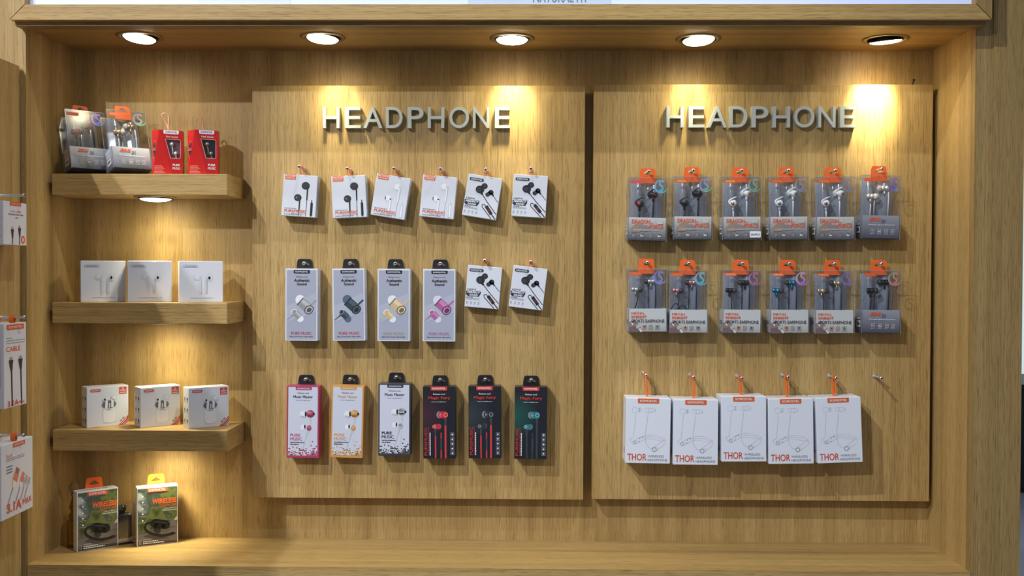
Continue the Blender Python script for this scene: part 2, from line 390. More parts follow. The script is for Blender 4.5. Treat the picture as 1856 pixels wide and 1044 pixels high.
# ================================================================== PANELS, SHELVES, LAMPS
def panel(x0, y0, x1, y1, label):
    A = bp(x0, y0, DP); B = bp(x1, y1, DP)
    t = thing('backing_panel'); t.location = ((A.x+B.x)/2, DP, B.z); tag(t, label, 'panel')
    w = (B.x-A.x)/2; m = MB(); m.box((-w, 0, 0), (w, DB-DP-0.012, A.z-B.z), WVP, 0.0006); m.build('board', t)
    m = MB(); m.box((-w+0.03, DB-DP-0.012, 0.03), (w-0.03, DB-DP, A.z-B.z-0.03), WVP); m.build('batten_frame', t)
    return t
PN1 = panel(457, 155, 1057, 906, 'oak backing panel hung with square white boxes and tall slim boxes')
PN2 = panel(1076.5, 153, 1684, 909, 'oak backing panel hung with clear plastic boxes and white neckband boxes')
sc = bp(1655, 150, DP+0.012)
m = MB(); m.lathe([(0.0012, -0.006), (0.0012, 0.003), (0.0030, 0.006), (0.0030, 0.0068), (0.0, 0.007)], BLACK, sc-PN2.location, (0.25, 0, 1), 10); m.build('screw', PN2)
HOLE_SHADE = mat((14, 12, 12), 0.8, name='painted_hole_shade')
def peg(par, root, d, ln):
    """steel display peg with a flared closed tip, its hollow painted as a dark disc"""
    m = MB(); r = Vector(root)-par.location
    m.lathe([(0.0045, 0.0), (0.0045, 0.0012), (0.0022, 0.0016), (0.0022, ln-0.004), (0.0031, ln-0.0025), (0.0031, ln), (0.0, ln)], METAL, r, d, 12)
    m.lathe([(0.0, ln+0.0001), (0.0015, ln+0.0001)], HOLE_SHADE, r, d, 12)  # flat disc, shade of a hollow tube put into its dark colour
    return m.build('peg', par)
WEND = wood('oak_veneer_edge_band', 1, 1.0, 60.0)
def shelf(i, label):
    t = thing('wall_shelf'); z = ZS[i]; x0 = bp(94, 330, DS).x
    t.location = ((x0+XS)/2, DB, z); tag(t, label, 'shelf', 'oak wall shelves')
    w = (XS-x0)/2; m = MB(); m.box((w, DS-DB, -0.040), (w+0.0006, 0, 0), WEND); m.build('edge_band', t)
    m = MB(); m.box((-w, DS-DB, -0.040), (w, 0, 0), wood('oak_veneer_shelf_%d' % i, 0, 1.04, 40+i*5.0), 0.0007); m.build('board', t)
    return t
SH = [shelf(0, 'highest oak shelf, holding clear plastic boxes and red boxes'), shelf(1, 'middle oak shelf, holding three plain white earbud boxes'),
      shelf(2, 'lowest oak shelf, holding white boxes that picture a charging case')]
LENS = mat((255, 246, 222), 0.4, 0, 14.0, 'lit_lens'); RIM = mat((170, 158, 132), 0.3, 0.85, name='brushed_lamp_rim'); CUP = mat((70, 62, 52), 0.4, 0.6, name='lamp_cup')
def downlight(loc, label, watt, group, tilt=(0, 0), r=0.043, aim=(0, 0, -1), cone=54, bulge=1.0):
    t = thing('recessed_downlight'); t.location = loc; tag(t, label, 'downlight', group)
    m = MB(); m.lathe([(r, 0.0), (r, -0.0012), (r-0.004, -0.0024), (0.0335, -0.0024), (0.0335, 0.0)], RIM, (0, 0, 0), (0, 0, 1), 40); m.build('rim', t)
    R = Euler((math.radians(tilt[0]), math.radians(tilt[1]), 0)).to_matrix().to_4x4() @ Matrix.Diagonal((1, 1, bulge, 1))
    g = MB(); g.lathe([(0.0325, -0.0018), (0.0325, -0.0042), (0.0305, -0.0046), (0.0300, -0.0030)], CUP, (0, 0, 0), (0, 0, 1), 40)
    o = g.build('gimbal_ring', t); o.matrix_local = R
    g = MB(); g.lathe([(0.0, -0.0092), (0.010, -0.0090), (0.020, -0.0078), (0.0270, -0.0058), (0.0295, -0.0035)], LENS, (0, 0, 0), (0, 0, 1), 40)
    o = g.build('lens', t, 'bright glowing lens'); o.matrix_local = R
    for (e, c, ai, sb) in ((min(watt*0.45, 1.6), 150, (aim[0], 0.15, -1), 1.0), (watt, cone, aim, 0.9)):      # wide spill and bright core of the beam
        l = bpy.data.lights.new('downlight_lamp', 'SPOT'); l.energy = e; l.color = (1.0, 0.92, 0.60); l.shadow_soft_size = 0.012
        l.spot_size = math.radians(c); l.spot_blend = sb
        lo = bpy.data.objects.new('downlight_lamp', l); COL.objects.link(lo)
        lo.location = Vector(loc)+Vector((0, 0, -0.014)); lo.rotation_euler = Vector(ai).to_track_quat('-Z', 'Y').to_euler()
    return t
GL = 'recessed downlights in the alcove ceiling'
LD = [((253, 66), 'lit recessed downlight above the red boxes and the highest shelf', 2.0, (0.14, 0.30, -1), (-6, 4)),
      ((585, 67), 'lit recessed downlight above the first letters of the sign over the square boxes', 3.0, (0.16, 0.70, -1), (-4, 3)),
      ((928, 69), 'lit recessed downlight above the last letters of the sign over the square boxes', 5.0, (0.0, 0.70, -1), (-3, 0)),
      ((1266, 70), 'lit recessed downlight above the first letters of the sign over the clear boxes', 2.8, (-0.06, 0.70, -1), (-6, -3)),
      ((1605, 71), 'lit recessed downlight with its lens tilted, nearest the right wooden post', 14.0, (-0.02, 0.72, -1), (8, -6))]
for (px, lab, w, aim, tl) in LD:
    p = bpZ(px[0], px[1], ZT); downlight((p.x, p.y, ZT), lab, w, GL, tl, aim=aim)
for i, lab in enumerate(('lit downlight in the underside of the highest shelf', 'downlight in the underside of the middle shelf', 'downlight in the underside of the lowest shelf')):
    x = bp(280, 358, 1.93).x+(0.012 if i else 0); downlight((x, 1.935, ZS[i]-0.040), lab, (1.9, 1.7, 2.1)[i], 'downlights under the shelves', aim=(0.06, 0.05, -1), r=0.041, cone=90, bulge=1.0 if i == 0 else 0.22)
# ================================================================== HEADPHONE signs
LET = mat((180, 185, 181), 0.42, 0.0, name='satin_grey_letter')
def sign(label, boxes, ys, sx, ox, oy, par):
    t = thing('letter_sign'); yb = bp(ox+boxes[4][0]/sx, oy+ys[1]/sx, DP-0.014)
    t.location = (yb.x, DP, yb.z); tag(t, label, 'sign')
    for ch, (x0, x1) in zip('HEADPHONE', boxes):
        vs, fs = glyphs(ch, 0.004); A = bp(ox+x0/sx, oy+ys[1]/sx, DP-0.014)-t.location; B = bp(ox+x1/sx, oy+ys[0]/sx, DP-0.014)-t.location
        m = MB(); n = len(vs); P = [(A.x+(B.x-A.x)*x, A.z+(B.z-A.z)*y) for x, y in vs]
        m.mesh([(x, -0.014, z) for x, z in P], fs, LET); m.mesh([(x, -0.0003, z) for x, z in P], [f[::-1] for f in fs], LET)
        ed = {}
        for f in fs:
            for i in range(len(f)):
                e = (f[i], f[(i+1) % len(f)]); k = tuple(sorted(e)); ed[k] = None if k in ed else e
        for e in ed.values():
            if e: (xa, za), (xb, zb) = P[e[0]], P[e[1]]; m.face([(xa, -0.014, za), (xa, -0.0003, za), (xb, -0.0003, zb), (xb, -0.014, zb)], LET)
        m.build('letter', t)
    return t
sign('raised grey capital letters on the panel of square white boxes', [(398, 487), (515, 600), (615, 715), (735, 823), (850, 935), (958, 1046), (1073, 1178), (1200, 1287), (1317, 1397)], (218, 330), 2.946, 450, 120, PN1)
sign('raised grey capital letters on the panel of clear plastic boxes', [(66, 180), (212, 318), (335, 465), (483, 600), (628, 738), (767, 882), (908, 1042), (1068, 1182), (1210, 1318)], (82, 222), 3.639, 1190, 170, PN2)
# ================================================================== CARTONS
def carton(name, Wd, H, T, m, c=0.0006):
    t = thing(name); b = MB(); b.box((-Wd/2, -T/2, 0), (Wd/2, T/2, H), m, c); b.build('carton', t); t['dims'] = (Wd, H, T); return t
G = lambda v: mat((v, v, v+3))
NAVY = mat((38, 46, 66)); INK = mat((36, 38, 48)); GREY = mat((120, 124, 134)); PALE = mat((236, 238, 242)); OR2 = mat((226, 92, 34), 0.5, name='orange_ink'); RED2 = mat((206, 62, 44), 0.5, name='red_ink')
def brand(f, u0, v0, u1, v1, m, tm, r=0.0015, corners=(0, 0, 1, 1), l=2):
    f.use('brand_label'); f.rrect(u0, v0, u1, v1, r, m, l, corners)
    f.use('brand_label/lettering'); f.text(BRAND, u0+(u1-u0)*0.10, v0+(v1-v0)*0.28, u1-(u1-u0)*0.10, v1-(v1-v0)*0.28, tm, l+1, 0.03)
# ---- square white boxes
SQ = (0.0668, 0.0815, 0.025)
def square_box(dark):
    Wd, H, T = SQ; t = carton('earphone_box', Wd, H, T, WHITE); f = front(Wd, H, T)
    f.use('brand_label'); f.rrect(0.05, 0.0, 0.36, 0.125, 0.0014, OR2, 1); f.rrect(0.065, 0.012, 0.345, 0.062, 0.001, mat((248, 205, 190)), 2)
    f.use('brand_label/lettering'); f.text(BRAND, 0.09, 0.022, 0.32, 0.05, OR2, 3, 0.03); f.text('EARPHONE', 0.08, 0.078, 0.33, 0.108, mat((250, 214, 200)), 3, 0.03)
    f.use('printed_earphones')
    body, hi, line, port = (mat((28, 29, 34)), mat((62, 64, 72)), mat((40, 42, 48)), mat((150, 150, 155))) if dark else (mat((206, 209, 217)), mat((232, 234, 240)), mat((176, 180, 190)), mat((30, 30, 34)))
    for (cu, cv, r, s0, s1) in ((0.665, 0.255, 0.12, 0.33, 0.60), (0.455, 0.55, 0.11, 0.62, 0.85)):
        f.ell(cu, cv, r, body, 1, 0.94); f.ell(cu-0.015, cv-0.01, r*0.78, hi if not dark else mat((44, 46, 52)), 2, 0.94)
        f.stroke([(cu+0.055, cv+0.04), (cu+0.06, s0), (cu+0.058, s1)], 0.055, body if dark else hi, 2, 0.035)
        if not dark: f.stroke([(cu+0.085, cv+0.07), (cu+0.078, s1)], 0.008, line, 3)
        f.stroke([(cu+0.058, s1), (cu+0.052, 0.985)], 0.014, line, 2)
    if dark: f.ell(0.42, 0.55, 0.018, port, 3); f.ell(0.70, 0.235, 0.012, hi, 3)
    else:
        f.stroke([(0.355, 0.515), (0.355, 0.585)], 0.022, port, 3); f.ell(0.505, 0.56, 0.03, port, 3, 0.55); f.ell(0.715, 0.245, 0.008, port, 3, 2.4)
    f.stroke([(0.87, 0.585), (0.87, 0.665)], 0.028, body, 1); f.stroke([(0.87, 0.655), (0.872, 0.69), (0.872, 0.93), (0.868, 0.965)], 0.072, body if dark else hi, 1); f.stroke([(0.87, 0.96), (0.868, 0.985)], 0.025, body, 1)
    if not dark: f.frame(0.836, 0.66, 0.906, 0.96, 0.008, line, 2)
    f.use('lettering'); f.dashes(0.08, 0.44, 0.815, 0.018, GREY); f.text('PUREMUSIC', 0.08, 0.838, 0.73, 0.905, OR2, 4, 0.02, 0.1)
    f.rect(0.28, 0.925, 0.72, 0.931, OR2, 3); f.dashes(0.08, 0.62, 0.955, 0.016, GREY, 3)
    f.build(t); g = rightside(Wd, H, T); g.use('side_lettering'); g.vdashes(0.15, 0.80, 0.5, 0.16, GREY); g.build(t)
    return t
def gjm_box():
    Wd, H, T = SQ; t = carton('earphone_box', Wd, H, T, WHITE); f = front(Wd, H, T)
    f.use('brand_label'); f.rrect(0.055, 0.075, 0.47, 0.148, 0.0026, NAVY, 1); f.use('brand_label/lettering'); f.text(BRAND, 0.095, 0.093, 0.43, 0.13, PALE, 3, 0.03)
    f.use('printed_earphones'); K, K2 = mat((26, 26, 32)), mat((48, 48, 56))
    f.stroke([(0.43, 0.30), (0.51, 0.24)], 0.13, K2, 1); f.ell(0.52, 0.235, 0.088, K, 2, 0.95); f.ell(0.53, 0.23, 0.06, K2, 3, 0.95)
    f.ell(0.40, 0.335, 0.125, K, 3, 0.9); f.ell(0.37, 0.345, 0.07, K2, 4, 1.0); f.stroke([(0.42, 0.37), (0.50, 0.45)], 0.10, K, 2, 0.045)
    f.stroke([(0.49, 0.44), (0.70, 0.63), (0.985, 0.865)], 0.022, K, 1)
    f.ell(0.73, 0.36, 0.075, K, 2, 0.95); f.stroke([(0.72, 0.37), (0.65, 0.42)], 0.11, K, 2); f.ell(0.64, 0.425, 0.062, K2, 3); f.stroke([(0.75, 0.38), (0.82, 0.44)], 0.075, K, 2, 0.035)
    f.stroke([(0.81, 0.43), (0.985, 0.58)], 0.016, K, 1)
    f.stroke([(0.86, 0.985), (0.70, 0.86), (0.55, 0.74), (0.535, 0.70), (0.56, 0.668), (0.60, 0.668), (0.66, 0.71)], 0.022, K, 1)
    f.stroke([(0.655, 0.70), (0.845, 0.875)], 0.095, K, 2); f.stroke([(0.72, 0.76), (0.79, 0.825)], 0.055, mat((104, 30, 34)), 3); f.stroke([(0.84, 0.87), (0.975, 0.985)], 0.03, K, 1)
    f.use('lettering'); f.text('GJM', 0.035, 0.555, 0.30, 0.605, INK, 1, 0.02, 0.35); f.rect(0.30, 0.598, 0.44, 0.604, GREY, 1)
    f.poly([(0.012, 0.615), (0.44, 0.615), (0.44, 0.665), (0.39, 0.74), (0.06, 0.74), (0.012, 0.70)], NAVY, 1)
    f.text('PERFECT', 0.04, 0.624, 0.42, 0.668, PALE, 3, 0.03, 0.3); f.text('SOUND', 0.11, 0.685, 0.36, 0.728, PALE, 3, 0.03, 0.3)
    f.dashes(0.03, 0.22, 0.765, 0.014, INK); f.dashes(0.03, 0.41, 0.79, 0.014, GREY); f.dashes(0.03, 0.43, 0.815, 0.008, GREY)
    for u in (0.06, 0.18, 0.29, 0.40): f.frame(u-0.02, 0.87, u+0.02, 0.905, 0.008, GREY); f.dashes(u-0.03, u+0.03, 0.925, 0.008, GREY)
    f.build(t); return t
# ---- tall slim boxes with a black hang tab
TL = (0.0634, 0.1413, 0.028)
BLTAB = mat((24, 25, 32), 0.35, name='black_tab_plastic')
def tall_tab(t):
    Wd, H, T = TL; b = tab_mesh(H, T/2-0.0012, 0.0325, 0.0285, 0.019, BLTAB, 0.0225, 0.0062, 0.0085, 0.0008, 0.004); b.build('hang_tab', t); t['slot'] = (0.0, T/2-0.0012, H+0.0108)
def authentic_box(bar, barhi, tip, tcol):
    Wd, H, T = TL; t = carton('earphone_box', Wd, H, T, WHITE); f = front(Wd, H, T)
    f.use('front_panel'); PG = mat((166, 170, 188), 0.35, name='lilac_grey_card'); f.rect(0.045, 0.022, 0.955, 0.982, PG, 1)
    f.poly([(0.045, 0.52), (0.955, 0.33), (0.955, 0.60), (0.045, 0.74)], mat((176, 180, 197), 0.35), 2)
    brand(f, 0.26, 0.021, 0.76, 0.068, BLTAB, PALE, 0.002)
    f.use('printed_earphones'); B, BH, TP = mat(bar), mat(barhi), mat(tip); D = mat(tuple(int(c*0.55) for c in bar)); L_ = mat(tuple(min(255, int(c*0.3+170)) for c in barhi))
    f.stroke([(0.78, 0.505), (0.95, 0.435)], 0.055, B, 3); f.stroke([(0.80, 0.49), (0.95, 0.428)], 0.018, BH, 4)
    f.ell(0.46, 0.43, 0.145, TP, 3, 1.0); f.stroke([(0.47, 0.452), (0.715, 0.552)], 0.30, B, 4); f.stroke([(0.525, 0.438), (0.755, 0.53)], 0.12, BH, 5); f.stroke([(0.455, 0.448), (0.475, 0.456)], 0.30, D, 6)
    f.ell(0.735, 0.566, 0.155, D, 6, 0.80, -38); f.ell(0.74, 0.569, 0.125, BH, 7, 0.78, -38); f.ell(0.745, 0.571, 0.085, D, 8, 0.75, -38)
    f.stroke([(0.28, 0.635), (0.20, 0.66), (0.05, 0.715)], 0.05, B, 3, 0.012)
    f.ell(0.47, 0.695, 0.105, TP, 3); f.stroke([(0.28, 0.60), (0.45, 0.675)], 0.20, B, 4); f.stroke([(0.32, 0.592), (0.48, 0.665)], 0.07, BH, 5); f.ell(0.275, 0.595, 0.10, L_, 6, 0.72, -38); f.ell(0.278, 0.598, 0.075, B, 7, 0.72, -38)
    f.use('title_lettering'); f.text('Release soul', 0.34, 0.104, 0.68, 0.122, INK, 3, 0.0); f.text('Authentic', 0.27, 0.143, 0.75, 0.183, BLACK, 3, 0.03); f.text('Sound', 0.36, 0.194, 0.66, 0.232, BLACK, 3, 0.03)
    f.use('lettering'); f.text('PURE MUSIC', 0.19, 0.875, 0.82, 0.912, mat(tcol), 3, 0.025); f.text('High performance, high quality', 0.13, 0.932, 0.86, 0.952, INK, 3, 0.01)
    f.build(t); tall_tab(t); return t
def master_box(col, tcol, name2):
    Wd, H, T = TL; C = mat(col, 0.4); t = carton('earphone_box', Wd, H, T, C); f = front(Wd, H, T); CT = mat(tcol)
    f.use('front_panel'); WP = mat((204, 208, 224), 0.4); f.rect(0.045, 0.016, 0.955, 0.965, WP, 1)
    brand(f, 0.27, 0.014, 0.77, 0.056, C, PALE, 0.002)
    f.use('printed_earphones'); hi = mat(tuple(min(255, int(c*0.6+90)) for c in col)); lo = mat(tuple(int(c*0.6) for c in col)); bodyc = mat((176, 178, 184)) if name2 == 'silver' else C
    f.ell(0.50, 0.395, 0.10, mat((226, 229, 234)), 2, 1.1); f.stroke([(0.43, 0.42), (0.57, 0.435)], 0.05, mat((180, 184, 192)), 3); f.ell(0.585, 0.39, 0.028, BLACK, 3, 3.0)
    f.ell(0.73, 0.385, 0.125, bodyc, 4, 0.95); f.poly([(0.62, 0.36), (0.70, 0.345), (0.80, 0.375), (0.66, 0.385)], hi, 5); f.poly([(0.62, 0.405), (0.83, 0.405), (0.76, 0.425), (0.66, 0.425)], lo, 5); f.ell(0.835, 0.385, 0.03, BLACK, 6, 1.3)
    f.stroke([(0.735, 0.435), (0.735, 0.53)], 0.06, mat((192, 196, 206)), 3, 0.025); f.stroke([(0.735, 0.53), (0.70, 0.86)], 0.012, mat((196, 200, 208)), 2)
    f.ell(0.50, 0.57, 0.075, mat((226, 229, 234)), 2, 1.1); f.ell(0.565, 0.565, 0.024, BLACK, 3, 2.6); f.ell(0.61, 0.575, 0.06, mat((222, 226, 232)), 3, 1.0); f.ell(0.69, 0.582, 0.075, bodyc, 4, 1.15); f.poly([(0.64, 0.56), (0.74, 0.565), (0.72, 0.582), (0.64, 0.58)], hi, 5)
    f.stroke([(0.66, 0.625), (0.60, 0.72), (0.49, 0.885)], 0.045, mat((186, 190, 200)), 3, 0.012)
    f.use('title_lettering'); f.text('Release soul', 0.33, 0.088, 0.68, 0.108, INK, 3); f.text('Music Master', 0.20, 0.130, 0.80, 0.168, BLACK if name2 != 'gold' else CT, 3, 0.03); f.text('in-ear headphones', 0.28, 0.192, 0.72, 0.208, INK, 3)
    f.use('lettering'); f.text('PURE', 0.11, 0.662, 0.42, 0.703, CT, 3, 0.03); f.text('MUSIC', 0.11, 0.714, 0.48, 0.757, CT, 3, 0.03); f.dashes(0.11, 0.55, 0.785, 0.012, INK, 3); f.dashes(0.11, 0.38, 0.812, 0.012, INK, 3)
    f.use('pixel_pattern'); rnd = random.Random(3)
    for r in range(7):
        for c in range(22):
            u = 0.05+c*0.041; v = 0.862+r*0.0146
            if rnd.random() < (0.25+0.1*r): f.rect(u, v, u+0.038, v+0.0135, rnd.choice([C, C, hi, lo, CT]), 2)
    for (u, v) in ((0.78, 0.76), (0.74, 0.815), (0.90, 0.83), (0.18, 0.84), (0.86, 0.855), (0.30, 0.85)): f.rect(u, v, u+0.04, v+0.018, C, 2)
    f.use('icons')
    for u in (0.13, 0.29, 0.46, 0.64): f.rect(u, 0.905, u+0.075, 0.94, PALE, 3); f.ell(u+0.037, 0.922, 0.02, BLACK, 4, 1.2, 30)
    f.build(t); tall_tab(t); return t
def magic_box(bud, budhi, cable, glow, grp):
    Wd, H, T = TL; t = carton('earphone_box', Wd, H, T, mat((30, 31, 38), 0.35)); f = front(Wd, H, T)
    f.use('front_panel'); f.rect(0.006, 0.003, 0.994, 0.997, glow_print('dark_card_'+grp, (25, 26, 36), glow, H, Wd), 1)
    RL = mat((206, 52, 46)); brand(f, 0.24, 0.0, 0.75, 0.056, RL, PALE, 0.002)
    f.use('printed_earphones'); B, BH, CB = mat(bud), mat(budhi), mat(cable); GR = mat((128, 132, 142)); DG = mat((58, 60, 68))
    for (cu, cv, k, fl) in ((0.60, 0.392, 1.0, 1), (0.415, 0.555, 0.78, -1)):
        f.ell(cu-0.10*k*fl, cv, 0.085*k, GR, 2, 1.25); f.rrect(cu-0.13*k, cv-0.047*k, cu+0.17*k, cv+0.047*k, 0.0055*k, B, 3)
        f.ring(cu+0.10*k*fl, cv, 0.055*k, 0.016, BH, 4); f.ring(cu-0.04*k, cv, 0.045*k, 0.014, BH, 4, 1.0, 90, 270); f.stroke([(cu-0.08*k, cv), (cu-0.01, cv)], 0.014, BH, 4)
    f.stroke([(0.69, 0.435), (0.69, 0.54)], 0.075, DG, 2, 0.05); f.stroke([(0.69, 0.54), (0.69, 0.995)], 0.055, CB, 2)
    f.stroke([(0.375, 0.59), (0.38, 0.685)], 0.06, DG, 2, 0.04); f.stroke([(0.38, 0.685), (0.385, 0.995)], 0.04, CB, 2)
    f.stroke([(0.555, 0.64), (0.555, 0.72)], 0.032, CB, 2); f.stroke([(0.555, 0.72), (0.558, 0.80), (0.555, 0.88)], 0.05, DG, 3); f.stroke([(0.555, 0.88), (0.555, 0.995)], 0.036, CB, 2)
    f.use('title_lettering'); f.text('Release soul', 0.32, 0.094, 0.68, 0.116, PALE, 3); f.text('Magic Fairy', 0.17, 0.138, 0.84, 0.186, RL, 3, 0.035); f.text('In-ear headphones', 0.27, 0.205, 0.72, 0.222, PALE, 3)
    f.use('lettering'); f.text('PUREMUSIC', 0.04, 0.565, 0.125, 0.955, RL, 3, 0.01, 0.0, True); f.rect(0.165, 0.56, 0.175, 0.955, RL, 3); f.vdashes(0.64, 0.955, 0.215, 0.028, PALE, 3)
    f.use('icons')
    for v in (0.64, 0.705, 0.77, 0.835, 0.90): f.frame(0.845, v, 0.955, v+0.05, 0.012, GR, 3); f.ell(0.90, v+0.025, 0.025, PALE, 3, 0.9)
    f.build(t); tall_tab(t); return t
# ---- clear plastic boxes
CL = (0.0743, 0.1224, 0.038)
HOLO = [hologram('hologram_foil_%d' % i, c) for i, c in enumerate([
    [(90, 225, 200), (110, 190, 235), (150, 200, 240)], [(80, 235, 150), (150, 180, 210), (150, 150, 215)], [(150, 160, 165), (120, 190, 150), (165, 165, 170)],
    [(140, 140, 160), (150, 160, 190), (215, 150, 120)], [(120, 115, 165), (150, 150, 175), (135, 130, 175)], [(80, 190, 225), (110, 90, 230), (140, 130, 170)],
    [(170, 165, 220), (150, 150, 220), (135, 140, 215)], [(150, 150, 230), (90, 215, 215), (190, 175, 200)], [(175, 110, 175), (205, 120, 160), (200, 130, 175)],
    [(130, 70, 240), (225, 150, 230), (240, 200, 170)], [(140, 110, 190), (145, 125, 195), (130, 120, 170)], [(215, 170, 160), (235, 130, 140), (110, 205, 160)]])]
def earbud(t, c, ax, L, r, mb, mt, hook=None, loop=None, jewel=None, stem=True):
    """in-ear bud: metal barrel, silicone tip, stem; c = barrel centre, ax = direction of the tip"""
    b = MB(); a = Vector(ax).normalized(); c = Vector(c)
    b.lathe([(0.0, -L*0.55), (r*0.75, -L*0.54), (r, -L*0.46), (r, -L*0.1), (r*0.9, -L*0.08), (r*0.9, 0.0), (r, 0.02*L), (r, L*0.35), (r*0.6, L*0.48)], mb, c, a, 16)
    tp = MB(); tp.lathe([(r*0.6, L*0.40), (r*1.1, L*0.50), (r*1.15, L*0.68), (r*0.95, L*0.88), (r*0.55, L*1.0), (0.0, L*1.02)], mt, c, a, 16)
    if jewel: b.lathe([(r*0.55, -L*0.60), (r*0.5, -L*0.66), (0, -L*0.67)], jewel, c, a, 14)
    if stem: b.lathe([(r*0.42, 0), (r*0.36, 0.010)], mb, c+Vector((0, 0, -r*0.6)), (0, 0, -1), 10)
    if hook:
        pts = [c+Vector((-0.9*r-0.0045*math.sin(math.radians(k*18)), 0, -0.3*r+0.0145*k/10*1.0))+Vector((0.012*(k/10)**2.2, -0.002, 0)) for k in range(11)]
        hk = MB(); hk.tube(pts, [0.0022-0.0011*k/10 for k in range(11)], hook, 8)
    e = b.build('earbud', t); tp.build('ear_tip', e)
    if hook: hk.build('ear_hook', e)
def clear_box(kind, v):
    """folded clear box: shell, paper sleeve, blister tray, two earbuds with cables, hologram, tab"""
    Wd, H, T = CL; t = thing('clear_earphone_box'); t['dims'] = CL
    b = MB(); b.box((-Wd/2, -T/2, 0), (Wd/2, T/2, H), SHELL)
    for x in (-1, 1):
        for y in (-1, 1): b.box((x*Wd/2-0.0004, y*T/2-0.0004, 0), (x*Wd/2+0.0004, y*T/2+0.0004, H), EDGE)
    for y in (-1, 1): b.box((-Wd/2, y*T/2-0.0005, H-0.0007), (Wd/2, y*T/2+0.0005, H+0.0003), EDGE)
    b.box((-Wd/2+0.002, -T/2+0.0006, H-0.009), (Wd/2-0.002, -T/2+0.0012, H-0.0088), EDGE)
    b.build('clear_shell', t)
    b = MB(); n = 12; vs = []
    for i in range(n+1):
        x = -Wd/2+0.006+(Wd-0.012)*i/n; y = T/2-0.010+0.006*math.cos(i*math.pi/n*4)
        for k in range(7): vs.append((x, y-0.004*math.sin(math.pi*k/6), 0.043+(H-0.050)*k/6))
    b.mesh(vs, [(i*7+k, (i+1)*7+k, (i+1)*7+k+1, i*7+k+1) for i in range(n) for k in range(6)], TRAY, True); b.build('blister_tray', t)
    SHt = 0.373*H
    sl = {'dragon': gradient('dragon_sleeve_%d' % v['n'], (54, 50, 60), (206, 204, 200), 0.0, SHt*0.95), 'metal': gradient('metal_sleeve_%d' % v['n'], (176, 170, 160), (206, 207, 204), 0, SHt*0.5), 'zeus': gradient('zeus_sleeve_%d' % v['n'], (58, 60, 76), (156, 158, 168) if v.get('light') is None else (205, 207, 216), 0, SHt)}[kind]
    b = MB(); e = 0.0008
    b.box((-Wd/2+e, -T/2+e, 0.001), (Wd/2-e, -T/2+e+0.0005, SHt), sl); b.box((-Wd/2+e, -T/2+e, 0.001), (-Wd/2+e+0.0005, T/2-e, SHt), sl); b.box((Wd/2-e-0.0005, -T/2+e, 0.001), (Wd/2-e, T/2-e, SHt), sl); b.box((-Wd/2+e, T/2-e-0.0005, 0.001), (Wd/2-e, T/2-e, SHt), sl); b.box((-Wd/2+e, -T/2+e, 0.001), (Wd/2-e, T/2-e, 0.0016), sl)
    b.build('paper_sleeve', t)
    f = front(Wd, H, T); f.o.y += 0.0004
    OG = mat((222, 88, 36)); WH2 = mat((222, 224, 230)); LG = mat((176, 178, 184))
    if kind == 'dragon':
        f.use('lettering'); f.text('DRAGON', 0.10, 0.662, 0.57, 0.722, OG, 4, 0.02); f.text('FORCE', 0.56, 0.735, 0.92, 0.795, OG, 4, 0.02); f.poly([(0.58, 0.70), (0.66, 0.722), (0.60, 0.722)], OG, 4); f.poly([(0.46, 0.79), (0.55, 0.76), (0.55, 0.795)], OG, 4)
        f.dashes(0.15, 0.80, 0.825, 0.014, LG, 4)
        f.use('printed_picture'); f.poly([(0.08, 0.80), (0.20, 0.73), (0.36, 0.72), (0.48, 0.80), (0.30, 0.86), (0.10, 0.86)], mat((150, 126, 108)), 3); f.poly([(0.70, 0.66), (0.92, 0.66), (0.92, 0.72), (0.76, 0.73)], mat((182, 184, 182)), 3); f.poly([(0.25, 0.757), (0.5, 0.75), (0.62, 0.83), (0.4, 0.85)], mat((132, 124, 126)), 3.5)
        f.use('icons')
        for i, u in enumerate((0.10, 0.32, 0.55, 0.77)):
            f.frame(u, 0.875, u+0.105, 0.955, 0.012, GREY, 4)
            if i in (1, 3): f.poly([(u+0.015, 0.895), (u+0.05, 0.92), (u+0.10, 0.905), (u+0.07, 0.93), (u+0.015, 0.925)], WH2, 5)
            else: f.ring(u+0.052, 0.912, 0.026, 0.010, LG, 5)
    elif kind == 'metal':
        f.use('printed_picture'); f.poly([(0.012, 0.84), (0.16, 0.80), (0.30, 0.90), (0.36, 0.995), (0.012, 0.995)], mat((142, 116, 112)), 3); f.poly([(0.012, 0.92), (0.2, 0.90), (0.3, 0.995), (0.012, 0.995)], mat((112, 92, 96)), 4)
        f.ell(0.25, 0.91, 0.055, mat((168, 178, 176)), 5); f.stroke([(0.27, 0.93), (0.34, 0.99)], 0.05, mat((212, 208, 204)), 5); f.stroke([(0.08, 0.85), (0.12, 0.88)], 0.025, PALE, 5)
        f.use('lettering'); f.text('METAL', 0.075, 0.678, 0.42, 0.714, OG, 4, 0.035); f.text('KNIGHT', 0.075, 0.733, 0.47, 0.774, OG, 4, 0.035); f.text('SPORTS EARPHONE', 0.075, 0.795, 0.93, 0.845, INK, 6, 0.012)
        f.use('icons')
        for i, u in enumerate((0.37, 0.53, 0.70)):
            f.frame(u, 0.885, u+0.095, 0.938, 0.010, OG if i == 0 else GREY, 4); f.dashes(u-0.01, u+0.10, 0.952, 0.008, GREY, 4)
            if i != 1: f.ell(u+0.047, 0.911, 0.026, INK, 5, 0.55, -30)
            else: f.stroke([(u+0.047, 0.897), (u+0.047, 0.925)], 0.012, GREY, 5)
    else:
        f.use('lettering'); f.text('ZEUS', 0.19, 0.664, 0.50, 0.714, OG, 4, 0.05, 0.4); f.text('21', 0.50, 0.69, 0.62, 0.742, mat((92, 84, 128)), 3, 0.04, 0.3); f.text('Wireless Sports Earphone', 0.18, 0.764, 0.86, 0.79, WH2, 4, 0.01, 0.2)
        f.use('icons')
